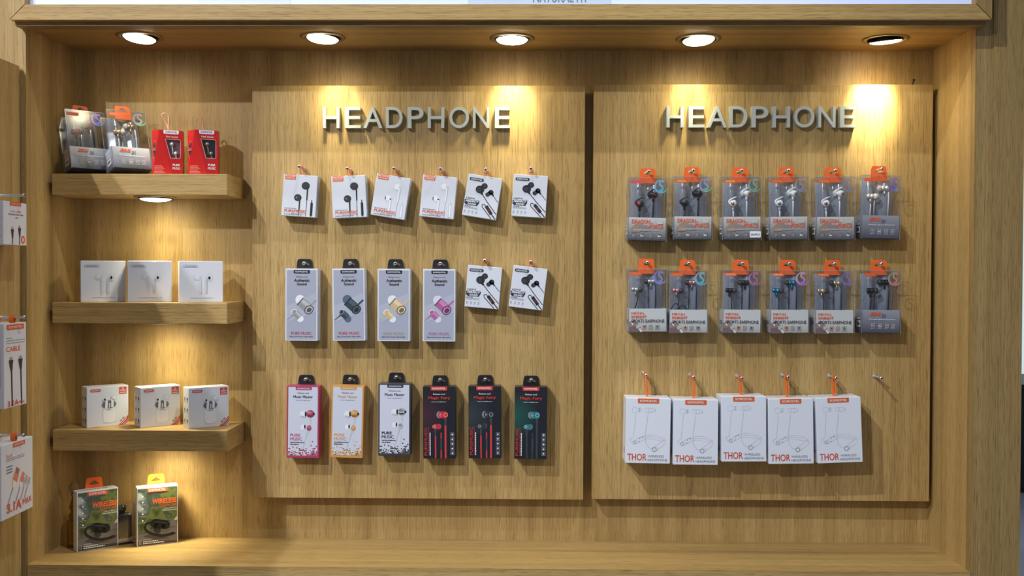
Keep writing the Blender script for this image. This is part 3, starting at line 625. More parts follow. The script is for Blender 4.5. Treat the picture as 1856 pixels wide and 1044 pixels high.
        for i, u in enumerate((0.24, 0.42, 0.60, 0.76)):
            f.frame(u, 0.842, u+0.095, 0.90, 0.011, LG, 4); f.dashes(u-0.01, u+0.10, 0.918, 0.009, LG, 4)
            f.poly([(u+0.018, 0.862), (u+0.05, 0.878), (u+0.085, 0.868), (u+0.06, 0.886), (u+0.02, 0.882)], WH2, 5) if i == 1 else f.ell(u+0.047, 0.871, 0.018, LG, 5)
    f.use('brand_label'); lc = v.get('lab', (250, 200, 120)); f.rect(0.045, 0.045, 0.345, 0.098, OG, 5); f.use('brand_label/lettering'); f.text(BRAND, 0.07, 0.058, 0.32, 0.085, mat(lc), 6, 0.03)
    f.use('hologram'); hm = HOLO[v['h']]; cu, cv, R = 0.82, 0.135, 0.175; k = Wd/H; N_ = 26; O_ = []; I_ = []
    for i in range(N_+1):
        th = math.radians(5+275*i/N_); th2 = math.radians(5+275*i/N_)
        O_.append((cu+R*math.cos(th), cv+R*k*math.sin(th)))
        w = 0.050*max(0.0, math.sin(math.pi*i/N_))**0.8+0.003
        I_.append((cu+(R-w)*math.cos(th2), cv+(R-w)*k*math.sin(th2)))
    for i in range(N_): f.poly([O_[i], O_[i+1], I_[i+1], I_[i]], hm, 6)
    S_ = [(0.895, 0.065), (0.87, 0.048), (0.825, 0.048), (0.79, 0.068), (0.785, 0.095), (0.815, 0.118), (0.855, 0.134), (0.875, 0.158), (0.86, 0.186), (0.82, 0.20), (0.775, 0.202)]
    f.stroke(S_, 0.052, hm, 6)
    if v.get('sample'):
        f.use('sample_sticker'); f.rrect(0.70, 0.858, 0.985, 0.955, 0.0012, mat((232, 232, 230)), 8); f.use('sample_sticker/lettering'); f.text('SAMPLE', 0.725, 0.892, 0.955, 0.928, INK, 9, 0.02)
    f.build(t)
    g = leftside(Wd, H, T); g.use('side_print')
    if kind == 'metal': g.rect(0.25, 0.80, 0.75, 0.87, GREY, 1); g.rect(0.25, 0.87, 0.75, 0.90, LG, 1)
    else: g.frame(0.22, 0.80, 0.80, 0.90, 0.07, WH2, 1); g.dashes(0.3, 0.75, 0.765, 0.015, WH2, 1)
    g.build(t)
    bc, tc_, cc = mat(v['bud'], 0.25, 0.7), mat(v['tip'], 0.5), mat(v['cable'], 0.5)
    zb = lambda q: H*(1-q)
    if kind == 'dragon':
        for (u, q) in ((0.31, 0.41), (0.66, 0.255)):
            c = ((u-0.5)*Wd, -0.004, zb(q)); earbud(t, c, (0.25, 0.9, 0.1) if u < 0.5 else (-0.5, 0.75, 0.1), 0.013, 0.0062, mat(v['tip'], 0.35), tc_, hook=tc_, jewel=bc)
            b = MB(); b.tube([(c[0], c[1], c[2]-0.010), (c[0]+0.0006, c[1], c[2]-0.02), (c[0], c[1]-0.001, SHt-0.004)], 0.0015, cc); b.build('cable', t)
    elif kind == 'metal':
        for (u, q, ax) in ((0.20, 0.325, (1, -0.1, -0.06)), (0.62, 0.20, (-1, 0.2, 0))):
            c = ((u-0.5)*Wd, -0.006 if u < 0.5 else 0.0, zb(q)); earbud(t, c, ax, 0.014, 0.0046, bc, tc_)
            x0 = c[0]+(0.004 if u < 0.5 else 0.008)
            p = [(x0, c[1], c[2]-0.006), (x0+0.0008, c[1], c[2]-0.018)]
            if v.get('curl') and u < 0.5:
                b = MB(); b.tube([(-0.034+0.0011*i, -0.012, SHt-0.002+0.014*math.sin(math.pi*i/18)) for i in range(19)], 0.0011, cc); b.tube([(-0.024+0.0013*i, -0.014, SHt-0.002+0.010*math.sin(math.pi*i/18)) for i in range(19)], 0.0012, cc); b.build('cable', t)
            b = MB(); b.tube(p+[(x0-(0.006 if v.get('bend') and u < .5 else -0.0006), c[1]-0.001, SHt-0.004)], 0.0010, cc); b.build('cable', t)
        b = MB(); b.tube([((0.55-0.5)*Wd, 0.004, zb(0.22)), ((0.55-0.5)*Wd, 0.004, SHt-0.004)], 0.0008, cc); b.build('cable', t)
    else:
        for (u, q, ax) in ((0.28, 0.325, (1, -0.2, 0)), (0.66, 0.19, (-1, 0.1, 0))):
            c = ((u-0.5)*Wd, -0.005 if u < 0.5 else 0.0, zb(q)); earbud(t, c, ax, 0.014, 0.0054, bc, tc_)
            x0 = c[0]+(0.0 if u < 0.5 else 0.008)
            b = MB(); b.tube([(x0, c[1], c[2]-0.006), (x0+0.0006, c[1], c[2]-0.02), (x0-0.0004, c[1], SHt-0.004)], 0.0013, cc); b.build('cable', t)
        for u in (0.42,): b = MB(); b.tube([((u-0.5)*Wd, 0.003, zb(0.38)), ((u-0.51)*Wd, 0.003, SHt-0.004)], 0.0010, cc); b.build('cable', t)
    b = tab_mesh(H, 0.0, 0.0325, 0.029, 0.0200, ORANGE, 0.0200, 0.0062, 0.0098, 0.0008, 0.009); b.build('hang_tab', t); t['slot'] = (0.0, 0.0, H+0.0125)
    return t
# ---- white neckband boxes
TH = (0.0858, 0.1250, 0.055)
def thor_box():
    Wd, H, T = TH; t = carton('neckband_box', Wd, H, T, mat((222, 226, 236), 0.45)); f = front(Wd, H, T)
    brand(f, 0.26, 0.002, 0.735, 0.076, mat((214, 98, 44)), PALE, 0.0018)
    f.use('printed_earphones'); K = mat((194, 199, 213)); K2 = mat((156, 161, 176)); w = 0.007
    f.ring(0.20, 0.18, 0.062, w, K); f.ring(0.255, 0.178, 0.045, w, K, 1, 1, -80, 80); f.stroke([(0.29, 0.15), (0.345, 0.15), (0.345, 0.205), (0.29, 0.205)], w, K); f.stroke([(0.305, 0.15), (0.305, 0.205)], 0.016, K2)
    f.ring(0.47, 0.18, 0.052, w, K); f.ring(0.535, 0.18, 0.05, w, K); f.stroke([(0.54, 0.148), (0.63, 0.148), (0.645, 0.178), (0.63, 0.208), (0.54, 0.208)], w, K); f.stroke([(0.645, 0.165), (0.645, 0.195)], 0.014, K2)
    f.stroke([(0.215, 0.235), (0.21, 0.33), (0.19, 0.46), (0.175, 0.60), (0.12, 0.625), (0.09, 0.645), (0.12, 0.67), (0.17, 0.685)], 0.011, K)
    f.stroke([(0.49, 0.24), (0.475, 0.36), (0.445, 0.50), (0.435, 0.64), (0.47, 0.71), (0.53, 0.76), (0.60, 0.775)], 0.013, K)
    f.stroke([(0.19, 0.652), (0.30, 0.60), (0.41, 0.575)], w, K); f.stroke([(0.22, 0.705), (0.33, 0.665), (0.43, 0.625)], w, K); f.ring(0.20, 0.68, 0.034, 0.015, K2); f.ring(0.26, 0.668, 0.03, w, K)
    f.stroke([(0.30, 0.625), (0.33, 0.612)], 0.018, K2); f.stroke([(0.355, 0.602), (0.395, 0.588)], 0.018, K2); f.stroke([(0.29, 0.672), (0.32, 0.66)], 0.018, K2)
    for d in (0.0, 0.028, 0.058): f.stroke([(0.41, 0.578+d), (0.52, 0.558+d), (0.66, 0.562+d*1.2), (0.80, 0.59+d), (0.88+d*0.2, 0.625+d*0.3)], w*0.8, K)
    f.stroke([(0.62, 0.755), (0.75, 0.69), (0.88, 0.625)], w, K); f.stroke([(0.68, 0.80), (0.80, 0.745), (0.88, 0.69), (0.905, 0.645)], w, K); f.ring(0.645, 0.785, 0.045, 0.020, K2); f.ring(0.70, 0.768, 0.038, w, K, 1, 1, -110, 80)
    f.use('lettering'); OG = mat((204, 78, 40)); f.text('THOR', 0.045, 0.852, 0.475, 0.958, OG, 2, 0.012)
    f.text('WIRELESS', 0.50, 0.872, 0.86, 0.905, GREY, 2, 0.0); f.text('HEADPHONE', 0.50, 0.928, 0.935, 0.964, GREY, 2, 0.0)
    f.build(t); g = leftside(Wd, H, T); g.use('side_print'); g.text('8H', 0.45, 0.78, 0.72, 0.86, GREY, 1, 0.02, 0, True); g.build(t)
    return t
# ---- boxes for the shelves
def pods_box():
    Wd, H, T = 0.081, 0.080, 0.040; t = carton('earbud_box', Wd, H, T, mat((217, 220, 229), 0.25), 0.0008); f = front(Wd, H, T)
    f.use('brand_label'); f.rrect(0.08, 0.095, 0.42, 0.152, 0.0022, mat((120, 122, 134)), 1); f.rrect(0.087, 0.101, 0.413, 0.146, 0.0018, mat((217, 220, 229), 0.25), 2); f.use('brand_label/lettering'); f.text(BRAND, 0.12, 0.112, 0.38, 0.136, INK, 3, 0.03)
    f.use('printed_earbuds'); A, B, C = mat((200, 204, 214)), mat((216, 219, 228)), mat((182, 187, 199))
    f.ell(0.40, 0.40, 0.10, A, 1, 0.72); f.ell(0.42, 0.385, 0.075, B, 2, 0.8); f.stroke([(0.455, 0.37), (0.475, 0.46), (0.478, 0.785)], 0.05, A, 3); f.stroke([(0.467, 0.42), (0.47, 0.78)], 0.02, B, 4)
    f.ell(0.68, 0.405, 0.082, A, 1, 1.15); f.ell(0.685, 0.405, 0.062, B, 2, 1.15); f.stroke([(0.64, 0.42), (0.61, 0.48), (0.608, 0.785)], 0.05, C, 3); f.stroke([(0.60, 0.50), (0.60, 0.78)], 0.02, B, 4); f.ell(0.68, 0.405, 0.026, BLACK, 5, 1.4)
    f.use('lettering'); f.dashes(0.25, 0.79, 0.895, 0.016, mat((150, 152, 162)), 1); f.build(t); return t
def case_box():
    Wd, H, T = 0.079, 0.0785, 0.034; t = carton('charging_case_box', Wd, H, T, mat((216, 219, 227), 0.28), 0.0006); f = front(Wd, H, T); R = mat((200, 72, 52))
    f.use('brand_label'); f.rrect(0.08, 0.055, 0.335, 0.125, 0.0026, R, 1); f.use('brand_label/lettering'); f.text(BRAND, 0.11, 0.075, 0.305, 0.105, PALE, 2, 0.03); f.use('corner_badge'); f.rect(0.775, 0.035, 0.955, 0.21, R, 1)
    f.use('corner_badge/lettering'); f.text('HD', 0.84, 0.055, 0.89, 0.085, PALE, 2, 0.02); f.text('STEREO', 0.80, 0.105, 0.935, 0.135, PALE, 2, 0.03); f.text('SOUND', 0.80, 0.16, 0.935, 0.19, PALE, 2, 0.03)
    f.use('printed_case'); A, B, C = mat((206, 210, 220)), mat((224, 227, 234)), mat((118, 122, 136))
    f.rrect(0.375, 0.50, 0.705, 0.925, 0.008, A, 1); f.rrect(0.39, 0.52, 0.69, 0.905, 0.007, B, 2); f.ell(0.53, 0.45, 0.175, C, 3, 0.60); f.ell(0.53, 0.455, 0.15, mat((92, 96, 110)), 4, 0.55)
    f.stroke([(0.47, 0.34), (0.46, 0.56)], 0.06, B, 5); f.stroke([(0.54, 0.42), (0.535, 0.54)], 0.035, mat((196, 200, 210)), 5); f.stroke([(0.595, 0.30), (0.61, 0.40), (0.605, 0.53)], 0.06, B, 5)
    f.ell(0.43, 0.32, 0.055, B, 5); f.ell(0.425, 0.325, 0.022, BLACK, 6, 1.4); f.ring(0.645, 0.275, 0.062, 0.018, A, 5); f.ell(0.65, 0.275, 0.05, B, 4)
    f.use('lettering'); f.text(BRAND, 0.47, 0.565, 0.61, 0.59, C, 5, 0.02)
    f.use('corner_band'); f.poly([(0.755, 0.995), (0.995, 0.755), (0.995, 0.855), (0.855, 0.995)], R, 1); f.stroke([(0.82, 0.965), (0.97, 0.815)], 0.012, PALE, 2); f.poly([(0.875, 0.995), (0.995, 0.875), (0.995, 0.91), (0.91, 0.995)], R, 1)
    f.stroke([(0.80, 0.90), (0.84, 0.86)], 0.03, C, 1); f.stroke([(0.86, 0.84), (0.90, 0.80)], 0.03, C, 1); f.build(t)
    g = leftside(Wd, H, T); g.use('side_icons')
    for u in (0.30, 0.74):
        for v in (0.29, 0.56, 0.83): g.ell(u, v-0.01, 0.085, C if u < 0.5 else INK, 1, 1.2); g.dashes(u-0.12, u+0.14, v+0.06, 0.012, C, 1)
    g.build(t); return t
def bokeh():
    m, N, L, b = node_mat('green_bokeh_print'); tc = N.new('ShaderNodeTexCoord'); n = N.new('ShaderNodeTexNoise'); n.inputs['Scale'].default_value = 42; n.inputs['Detail'].default_value = 1.2
    L.new(tc.outputs['Object'], n.inputs['Vector']); sp = N.new('ShaderNodeSeparateXYZ'); L.new(tc.outputs['Object'], sp.inputs[0])
    mr = N.new('ShaderNodeMapRange'); mr.inputs[1].default_value = 0.04; mr.inputs[2].default_value = 0.13; mr.inputs[3].default_value = -0.12; mr.inputs[4].default_value = 0.14; L.new(sp.outputs[2], mr.inputs[0])
    a = N.new('ShaderNodeMath'); L.new(n.outputs[0], a.inputs[0]); L.new(mr.outputs[0], a.inputs[1])
    r = ramp(N, [(0.30, lin((62, 70, 40))), (0.45, lin((110, 118, 62))), (0.52, lin((66, 80, 62))), (0.62, lin((100, 112, 108))), (0.72, lin((186, 196, 186)))]); L.new(a.outputs[0], r.inputs[0]); L.new(r.outputs[0], b.inputs['Base Color']); b.inputs['Roughness'].default_value = 0.35
    return m
def hook_box(tab):
    Wd, H, T = 0.0772, 0.116, 0.024; t = carton('wireless_earphone_box', Wd, H, T, mat((226, 228, 230), 0.4)); f = front(Wd, H, T)
    f.use('printed_picture'); f.rect(0.025, 0.02, 0.975, 0.985, bokeh(), 1); f.poly([(0.025, 0.76), (0.50, 0.70), (0.78, 0.62), (0.975, 0.55), (0.975, 0.985), (0.025, 0.985)], mat((112, 108, 106), 0.35), 2); f.poly([(0.025, 0.77), (0.975, 0.70), (0.975, 0.71), (0.025, 0.785)], mat((78, 74, 74)), 3); f.poly([(0.025, 0.90), (0.975, 0.95), (0.975, 0.985), (0.025, 0.985)], mat((70, 64, 64)), 3)
    f.poly([(0.93, 0.56), (0.975, 0.53), (0.975, 0.60), (0.90, 0.60)], mat((200, 206, 214)), 3)
    K, K2 = mat((16, 17, 20), 0.4), mat((40, 42, 46), 0.4); f.poly([(0.16, 0.83), (0.30, 0.80), (0.62, 0.87), (0.80, 0.90), (0.45, 0.90)], mat((74, 70, 70)), 4)
    f.use('printed_earphone'); f.stroke([(0.42, 0.61), (0.30, 0.60), (0.22, 0.62), (0.185, 0.665), (0.21, 0.72), (0.30, 0.775), (0.42, 0.815), (0.58, 0.845), (0.74, 0.845), (0.90, 0.822)], 0.05, K, 5, 0.075); f.poly([(0.86, 0.80), (0.96, 0.825), (0.86, 0.855)], K, 5)
    f.stroke([(0.42, 0.62), (0.70, 0.665)], 0.22, K, 6); f.ell(0.43, 0.622, 0.108, K, 6); f.ell(0.69, 0.665, 0.112, K, 6); f.stroke([(0.44, 0.595), (0.70, 0.632)], 0.05, K2, 7); f.stroke([(0.50, 0.68), (0.48, 0.755)], 0.16, K, 6); f.ell(0.50, 0.76, 0.075, K2, 7, 0.7)
    f.use('brand_label'); f.rrect(0.25, 0.022, 0.74, 0.09, 0.0018, mat((222, 92, 44)), 4); f.use('brand_label/lettering'); f.text(BRAND, 0.285, 0.037, 0.70, 0.075, PALE, 5, 0.03)
    f.use('lettering'); OG = mat((234, 104, 40)); f.text('WIRELESS', 0.37, 0.205, 0.965, 0.295, OG, 4, 0.035, 0.1); f.text('EARPHONE', 0.55, 0.303, 0.965, 0.355, mat((206, 110, 62)), 4, 0.0)
    f.text('LARGE CAPACITY', 0.66, 0.372, 0.965, 0.392, PALE, 4); f.text('PRECISION AUDIO', 0.62, 0.404, 0.965, 0.426, PALE, 4, 0.01); f.dashes(0.15, 0.34, 0.885, 0.014, LGR, 5); f.dashes(0.15, 0.50, 0.92, 0.016, PALE, 5); f.dashes(0.15, 0.66, 0.95, 0.016, PALE, 5); f.frame(0.055, 0.89, 0.105, 0.955, 0.01, LGR, 5)
    f.use('icons')
    for v in (0.15, 0.25, 0.36, 0.45, 0.56): f.ell(0.14, v, 0.022, PALE, 4, 1.0); f.dashes(0.07, 0.21, v+0.035, 0.01, LGR, 4)
    f.build(t)
    b = tab_mesh(H, T/2-0.0008, 0.0335, 0.030, 0.0205, tab, 0.0205, 0.0060, 0.0085, 0.0007, 0.003); b.build('hang_tab', t)
    b = MB(); vs, fs = glyphs('WIRELESS EARPHONE', 0.03); b.mesh([(-0.028+0.05*x, -T/2+0.008+0.006*y, H+0.0002) for x, y in vs], fs, GREY); b.build('top_lettering', t)
    return t
LGR = mat((176, 180, 184))
def red_box(inner, budc, tagc):
    """red box with a slanting front edge and a window, ribbon loop on top"""
    t = thing('windowed_earphone_box'); Wd, H, T = 0.060, 0.088, 0.038; t['dims'] = (Wd, H, T); R = mat((190, 32, 34), 0.35, name='red_gloss_card'); b = MB(); h = Wd/2
    tp = [(-h, T*0.1), (-h+0.010, -T/2), (h-0.006, -T/2), (h, T*0.1), (h-0.004, T/2), (-h+0.004, T/2)]
    bt = [(-h, T*0.1), (-h+0.034, -T/2), (h-0.006, -T/2), (h, T*0.1), (h-0.004, T/2), (-h+0.004, T/2)]
    V = [(x, y, 0) for x, y in bt]+[(x, y, H) for x, y in tp]
    # front face with a trapezoid opening
    wz0, wz1 = H*0.385, H*0.80; win = [(h-0.018, wz0), (h-0.0115, wz0), (h-0.0105, wz1), (-h+0.021, wz1), (-h+0.0255, (wz0*0.55+wz1*0.45)), (-h+0.031, wz0)]
    win = [(-h+0.031, wz0), (h-0.0125, wz0), (h-0.0105, wz0+0.002), (h-0.0105, wz1-0.002), (h-0.0125, wz1), (-h+0.0215, wz1)]
    fr = [(bt[1][0], 0), (bt[2][0], 0), (tp[2][0], H), (tp[1][0], H)]
    n0 = len(V); V2 = V+[(x, -T/2, z) for x, z in win]+[(x, -T/2+0.006, z) for x, z in win]
    fs = [(0, 1, 7), (0, 7, 6), (2, 3, 9, 8), (3, 4, 10, 9), (4, 5, 11, 10), (5, 0, 6, 11), (6, 7, 8, 9, 10, 11), (5, 4, 3, 2, 1, 0)]
    w = [n0+i for i in range(6)]
    fs += [(1, 2, w[1], w[0]), (2, 8, w[3], w[2]), (2, w[2], w[1]), (8, 7, w[5], w[4]), (8, w[4], w[3]), (7, 1, w[0], w[5])]
    fs += [(w[i], w[(i+1) % 6], n0+6+(i+1) % 6, n0+6+i) for i in range(6)]
    b.mesh(V2, fs, R); b.face([(x, -T/2+0.006, z) for x, z in win], mat(inner, 0.4)); b.build('carton', t)
    b = MB(); b.face([(x, -T/2+0.0006, z) for x, z in win], SHELL); b.build('window_film', t)
    f = front(Wd, H, T); f.use('brand_label'); f.rrect(0.30, 0.004, 0.77, 0.085, 0.0018, mat(tagc), 2, (0, 0, 1, 1)); f.use('brand_label/lettering'); f.text(BRAND, 0.35, 0.025, 0.72, 0.062, mat((120, 60, 110)), 3, 0.03)
    f.use('lettering'); f.text('Feel sound', 0.38, 0.125, 0.74, 0.16, PALE, 2, 0.01); f.use('footer_lettering'); f.text('PURE', 0.585, 0.735, 0.80, 0.785, PALE, 2, 0.03); f.text('MUSIC', 0.575, 0.81, 0.82, 0.86, PALE, 2, 0.03)
    f.use('window_border'); f.stroke([((x+h)/Wd, 1-z/H) for x, z in win+win[:1]], 0.018, mat((226, 160, 150)), 2); f.build(t)
    # slanted left facet print
    A, B_, C_ = Vector((-h, T*0.1, 0)), Vector((bt[1][0], -T/2, 0)), Vector((-h, T*0.1, H)); b = MB(); au = (B_-A); nn = au.cross(C_-A).normalized()*0.0004
    P7 = Vector((tp[1][0], -T/2, H)); nn = (B_-A).cross(P7-A).normalized()*0.0004; n2 = (P7-A).cross(C_-A).normalized()*0.0004
    q = lambda u, v: (A*v+P7*(1-v))*(1-u)+(B_*v+P7*(1-v))*u+nn
    q2 = lambda u, v: (A*v+C_*(1-v))*(1-u)+(A*v+P7*(1-v))*u+n2
    for (c, g) in ((mat((226, 150, 140)), 0.03), (mat((58, 36, 42)), 0.0)):
        k = 0.0 if not g else 1.0; o_ = nn*(0 if g else 0.6)
        b.face([q2(0.55, 0.24-g*0.6)+o_, q2(0.95+g, 0.385+g*0.4)+o_, q2(0.20-g*2, 0.385+g*0.4)+o_], c); b.face([q2(0.15-g*2, 0.44-g*0.4)+o_, q2(0.98+g, 0.44-g*0.4)+o_, q2(0.75, 0.60+g*0.6)+o_], c)
    for i in range(7):
        v = 0.775+i*0.030; e = 0.55+0.07*(i % 3)
        b.face([q(0.06, v), q(e, v), q(e, v+0.013), q(0.06, v+0.013)], mat((226, 130, 120)))
    b.build('side_print', t)
    for (x, z) in ((0.004, H*0.70), (0.011, H*0.50)):
        b = MB(); b.lathe([(0, -0.004), (0.0035, -0.003), (0.004, 0.0), (0.0028, 0.003), (0, 0.004)], mat(budc, 0.3, 0.5), (x, -T/2+0.0035, z), (0.5, -0.6, 0.5), 12); b.tube([(x, -T/2+0.004, z-0.002), (x+0.002, -T/2+0.004, z-0.012), (x+0.001, -T/2+0.004, max(wz0, z-0.02))], 0.0009, mat(budc, 0.4)); b.build('earbud', t)
    return t
def standing_loop(t, H, lean, hgt, m, x0=0.0):
    b = MB(); pts = []
    for k in range(17):
        s = k/16.0; ang = math.pi*2*s; wz = max(0.0, math.sin(math.pi*s))
        pts.append((x0+lean*wz+0.0065*math.sin(ang)*wz*(-1)*1.2, 0.001*math.cos(ang), H-0.001+hgt*(wz**0.85)))
    b.ribbon(pts, (0.45, 1, 0), 0.0046, 0.0013, m); b.build('ribbon_loop', t)
def cable_box(kind, Wd, H, T):
    t = carton('cable_box', Wd, H, T, mat((216, 218, 228), 0.4)); f = front(Wd, H, T); K, K2 = mat((30, 30, 34)), mat((150, 152, 158)); OG = mat((222, 90, 40))
    if kind == 0:
        brand(f, 0.27, 0.0, 0.75, 0.085, OG, mat((250, 196, 160)), 0.001)
        f.use('lettering'); f.text('LUX CABLE', 0.30, 0.195, 0.76, 0.245, OG, 1, 0.0); f.dashes(0.20, 0.85, 0.29, 0.03, GREY); f.dashes(0.50, 0.62, 0.365, 0.03, GREY)
        f.use('printed_cable'); 
        for u, v0 in ((0.37, 0.575), (0.68, 0.535)): f.rect(u-0.04, v0, u+0.04, v0+0.07, K2); f.stroke([(u, v0+0.06), (u+0.003, v0+0.15), (u+0.01, v0+0.27)], 0.13, K, 2, 0.05); f.stroke([(u+0.01, v0+0.26), (u, 0.985)], 0.035, K, 1)
        f.use('round_badge'); f.ell(0.83, 0.865, 0.09, OG, 1, 1.0); f.ell(0.83, 0.865, 0.05, mat((246, 180, 130)), 2)
        g = leftside(Wd, H, T); g.use('side_icons')
        for v in (0.2, 0.4, 0.6, 0.8): g.ring(0.75, v, 0.09, 0.03, GREY)
        g.build(t)
    elif kind == 1:
        brand(f, 0.12, 0.015, 0.88, 0.075, OG, PALE, 0.001)
        f.use('lettering'); f.dashes(0.1, 0.35, 0.175, 0.008, GREY); f.dashes(0.1, 0.92, 0.205, 0.008, GREY); f.dashes(0.1, 0.92, 0.235, 0.008, GREY); f.text('CABLE', 0.10, 0.275, 0.72, 0.335, OG, 1, 0.02)
        f.use('footer_lettering'); f.text('3.1A', 0.14, 0.915, 0.62, 0.985, OG, 3, 0.02); f.text('MAX', 0.64, 0.94, 0.90, 0.975, OG, 3, 0.02)
        f.use('printed_cable')
        for u, v0 in ((0.30, 0.40), (0.72, 0.40)): f.rect(u-0.07, v0, u+0.07, v0+0.04, K2); f.stroke([(u, v0+0.035), (u, v0+0.10), (u+0.02, v0+0.165)], 0.20, K, 2, 0.08); f.stroke([(u+0.02, v0+0.16), (u+0.05, 0.985)], 0.06, K, 1)
        g = leftside(Wd, H, T); g.use('side_lettering'); g.vdashes(0.3, 0.75, 0.6, 0.2, GREY); g.build(t)
    else:
        brand(f, 0.36, 0.015, 0.74, 0.07, OG, PALE, 0.001)
        f.use('lettering'); f.text('3in1', 0.14, 0.145, 0.32, 0.19, OG, 1); f.dashes(0.14, 0.72, 0.205, 0.01, GREY); f.dashes(0.14, 0.72, 0.232, 0.01, GREY)
        for v in (0.30, 0.34, 0.38): f.rect(0.15, v, 0.34, v+0.018, GREY)
        f.use('footer_lettering'); f.text('3.1A', 0.16, 0.80, 0.62, 0.93, OG, 3, 0.03); f.text('MAX', 0.66, 0.82, 0.95, 0.90, OG, 3, 0.03)
        f.use('printed_cable')
        for i, (u, v, s) in enumerate(((0.52, 0.37, 1.0), (0.70, 0.46, 0.75), (0.80, 0.52, 0.6), (0.90, 0.56, 0.5))):
            d = (-0.14*s, 0.20*s); c1, c2 = (mat((226, 130, 100)), mat((240, 226, 214))) if i < 2 else (mat((170, 170, 172)), mat((196, 196, 198)))
            f.stroke([(u, v), (u+d[0]*0.35, v+d[1]*0.35)], 0.12*s, mat((150, 110, 96)) if i == 0 else c1, 1); f.stroke([(u+d[0]*0.35, v+d[1]*0.35), (u+d[0]*0.8, v+d[1]*0.8)], 0.15*s, c1, 2); f.stroke([(u+d[0]*0.8, v+d[1]*0.8), (u+d[0]*1.2, v+d[1]*1.2)], 0.14*s, c2, 3, 0.05*s); f.stroke([(u+d[0]*1.2, v+d[1]*1.2), (u+d[0]*2.6, v+d[1]*2.5)], 0.03, K2, 1)
    f.build(t); return t
# ================================================================== PLACING
def put_hanging(t, c, gap=0.003, yaw=0.0):
    """c = the four corners of the front as seen; the back of the box rests just off the panel"""
    Wd, H, T = t['dims']; Y = DP-gap-T
    P = [bp(x, y, Y) for x, y in c]; ctr = sum(P, Vector())/4
    up = (P[0]+P[1]-P[2]-P[3]); rgt = (P[1]+P[2]-P[0]-P[3])
    th = 0.5*(math.atan2(up.x, up.z)+math.atan2(-rgt.z, rgt.x))
    M4 = Matrix.Translation(ctr) @ Matrix.Rotation(yaw, 4, 'Z') @ Matrix.Rotation(th, 4, 'Y') @ Matrix.Translation((0, T/2, -H/2))
    lo = t; lo.matrix_world = M4; return M4
def world_part(t, M4, mb, name):
    inv = M4.inverted(); mb.v = [tuple(inv @ Vector(v)) for v in mb.v]; return mb.build(name, t)
ORIB = mat((240, 112, 36), 0.55, name='orange_ribbon')
def strap(t, M4, root, Ystrap, spread, m=ORIB, thick=0.0012, mid=0.9):
    """ribbon from the box top, over the peg and back"""
    Wd, H, T = t['dims']; top = Vector((root.x, Ystrap, root.z+0.0034)); bs = M4 @ Vector((0, 0.0, H-0.0015)); bs.y = max(bs.y, Ystrap-0.012)
    b = MB(); pts = []; s = spread
    dx = Vector((s, 0, 0)); hh = top.z-bs.z
    pts = [bs-dx*0.15, bs+Vector((0, 0, hh*0.35))-dx*mid, top-Vector((0, 0, 0.0025))-dx*0.95, top-dx*0.45+Vector((0, 0, 0.0003)), top+Vector((0, 0, 0.0006)), top+dx*0.45+Vector((0, 0, 0.0003)), top-Vector((0, 0, 0.0025))+dx*0.95, bs+Vector((0, 0, hh*0.35))+dx*mid, bs+dx*0.15]
    b.ribbon(pts, (0.0, 1, 0.05), 0.0055, thick, m); world_part(t, M4, b, 'ribbon_loop')
def loop_box(t, c, tip, par, ln=0.042, spread=0.0042, gap=0.003):
    M4 = put_hanging(t, c, gap); p = bp(tip[0], tip[1], DP-ln); peg(par, (p.x, DP, p.z), (0, -1, 0), ln)
    Wd, H, T = t['dims']; strap(t, M4, p, min(DP-0.012, max(DP-ln+0.006, DP-gap-T/2)), spread, ORIB, *((0.0019, 0.6) if T > 0.05 else (0.0012, 0.9)))
def tab_box(t, c, par, ln, gap=0.003, dx=0.0):
    M4 = put_hanging(t, c, gap); s = M4 @ Vector(t['slot']); peg(par, (s.x+dx, DP, s.z), (0, -1, 0), ln)
def fresh(src, used=set()):
    if src.name in used:
        c = copy_tree(src)
        for ch in list(c.children):
            if ch.name.startswith('ribbon'): bpy.data.objects.remove(ch)
        return c
    used.add(src.name); return src
GH1, GH2, GH3, GH4, GH5 = 'square white boxes on pegs', 'tall slim boxes on pegs', 'clear plastic earphone boxes on pegs', 'white neckband boxes on pegs', 'boxes standing on the shelves'
sqd, sqw, gj = square_box(True), square_box(False), gjm_box()
for src, c, tip, lab in (
    (sqd, [(513.3, 313.9), (576.3, 319.6), (572.2, 394.6), (509.5, 390.2)], (542, 301.5), 'white box picturing black earbuds, tilted clockwise, at the outer end of its row'),
    (sqd, [(599.4, 319), (661, 316.9), (666.7, 394.2), (602.7, 395.5)], (629, 305), 'white box picturing black earbuds, hung nearly straight, next to the white-earbud boxes'),
    (sqw, [(682.7, 312.8), (744.4, 324.5), (733.8, 398.8), (671.1, 388.9)], (713.5, 305), 'white box picturing white earbuds, strongly tilted, next to a black-earbud box'),
    (sqw, [(766.9, 316), (828.8, 322), (821.4, 397.5), (760.4, 391.3)], (798, 306), 'white box picturing white earbuds, slightly tilted, next to a box with a navy badge'),
    (gj, [(849.9, 314.8), (910.2, 324.2), (897.5, 399.1), (838.2, 389)], (880, 306.5), 'white box with navy badge, strongly tilted, beside a white-earbud box'),
    (gj, [(931.9, 315.2), (992.4, 319.3), (987.6, 395.5), (928.1, 391)], (962, 305), 'white box with navy badge, hung nearly straight, at the end of the upper row'),
    (gj, [(849, 480.7), (909, 485.9), (903, 560.3), (843, 554.7)], (878, 472), 'white box with navy badge hanging beside the pink tall box'),
    (gj, [(932, 481), (992, 487), (981.4, 563.4), (922.8, 555.2)], (962, 474.5), 'white box with navy badge at the end of the row of tall grey boxes')):
    t = fresh(src); tag(t, lab, 'box', GH1); loop_box(t, c, tip, PN1)
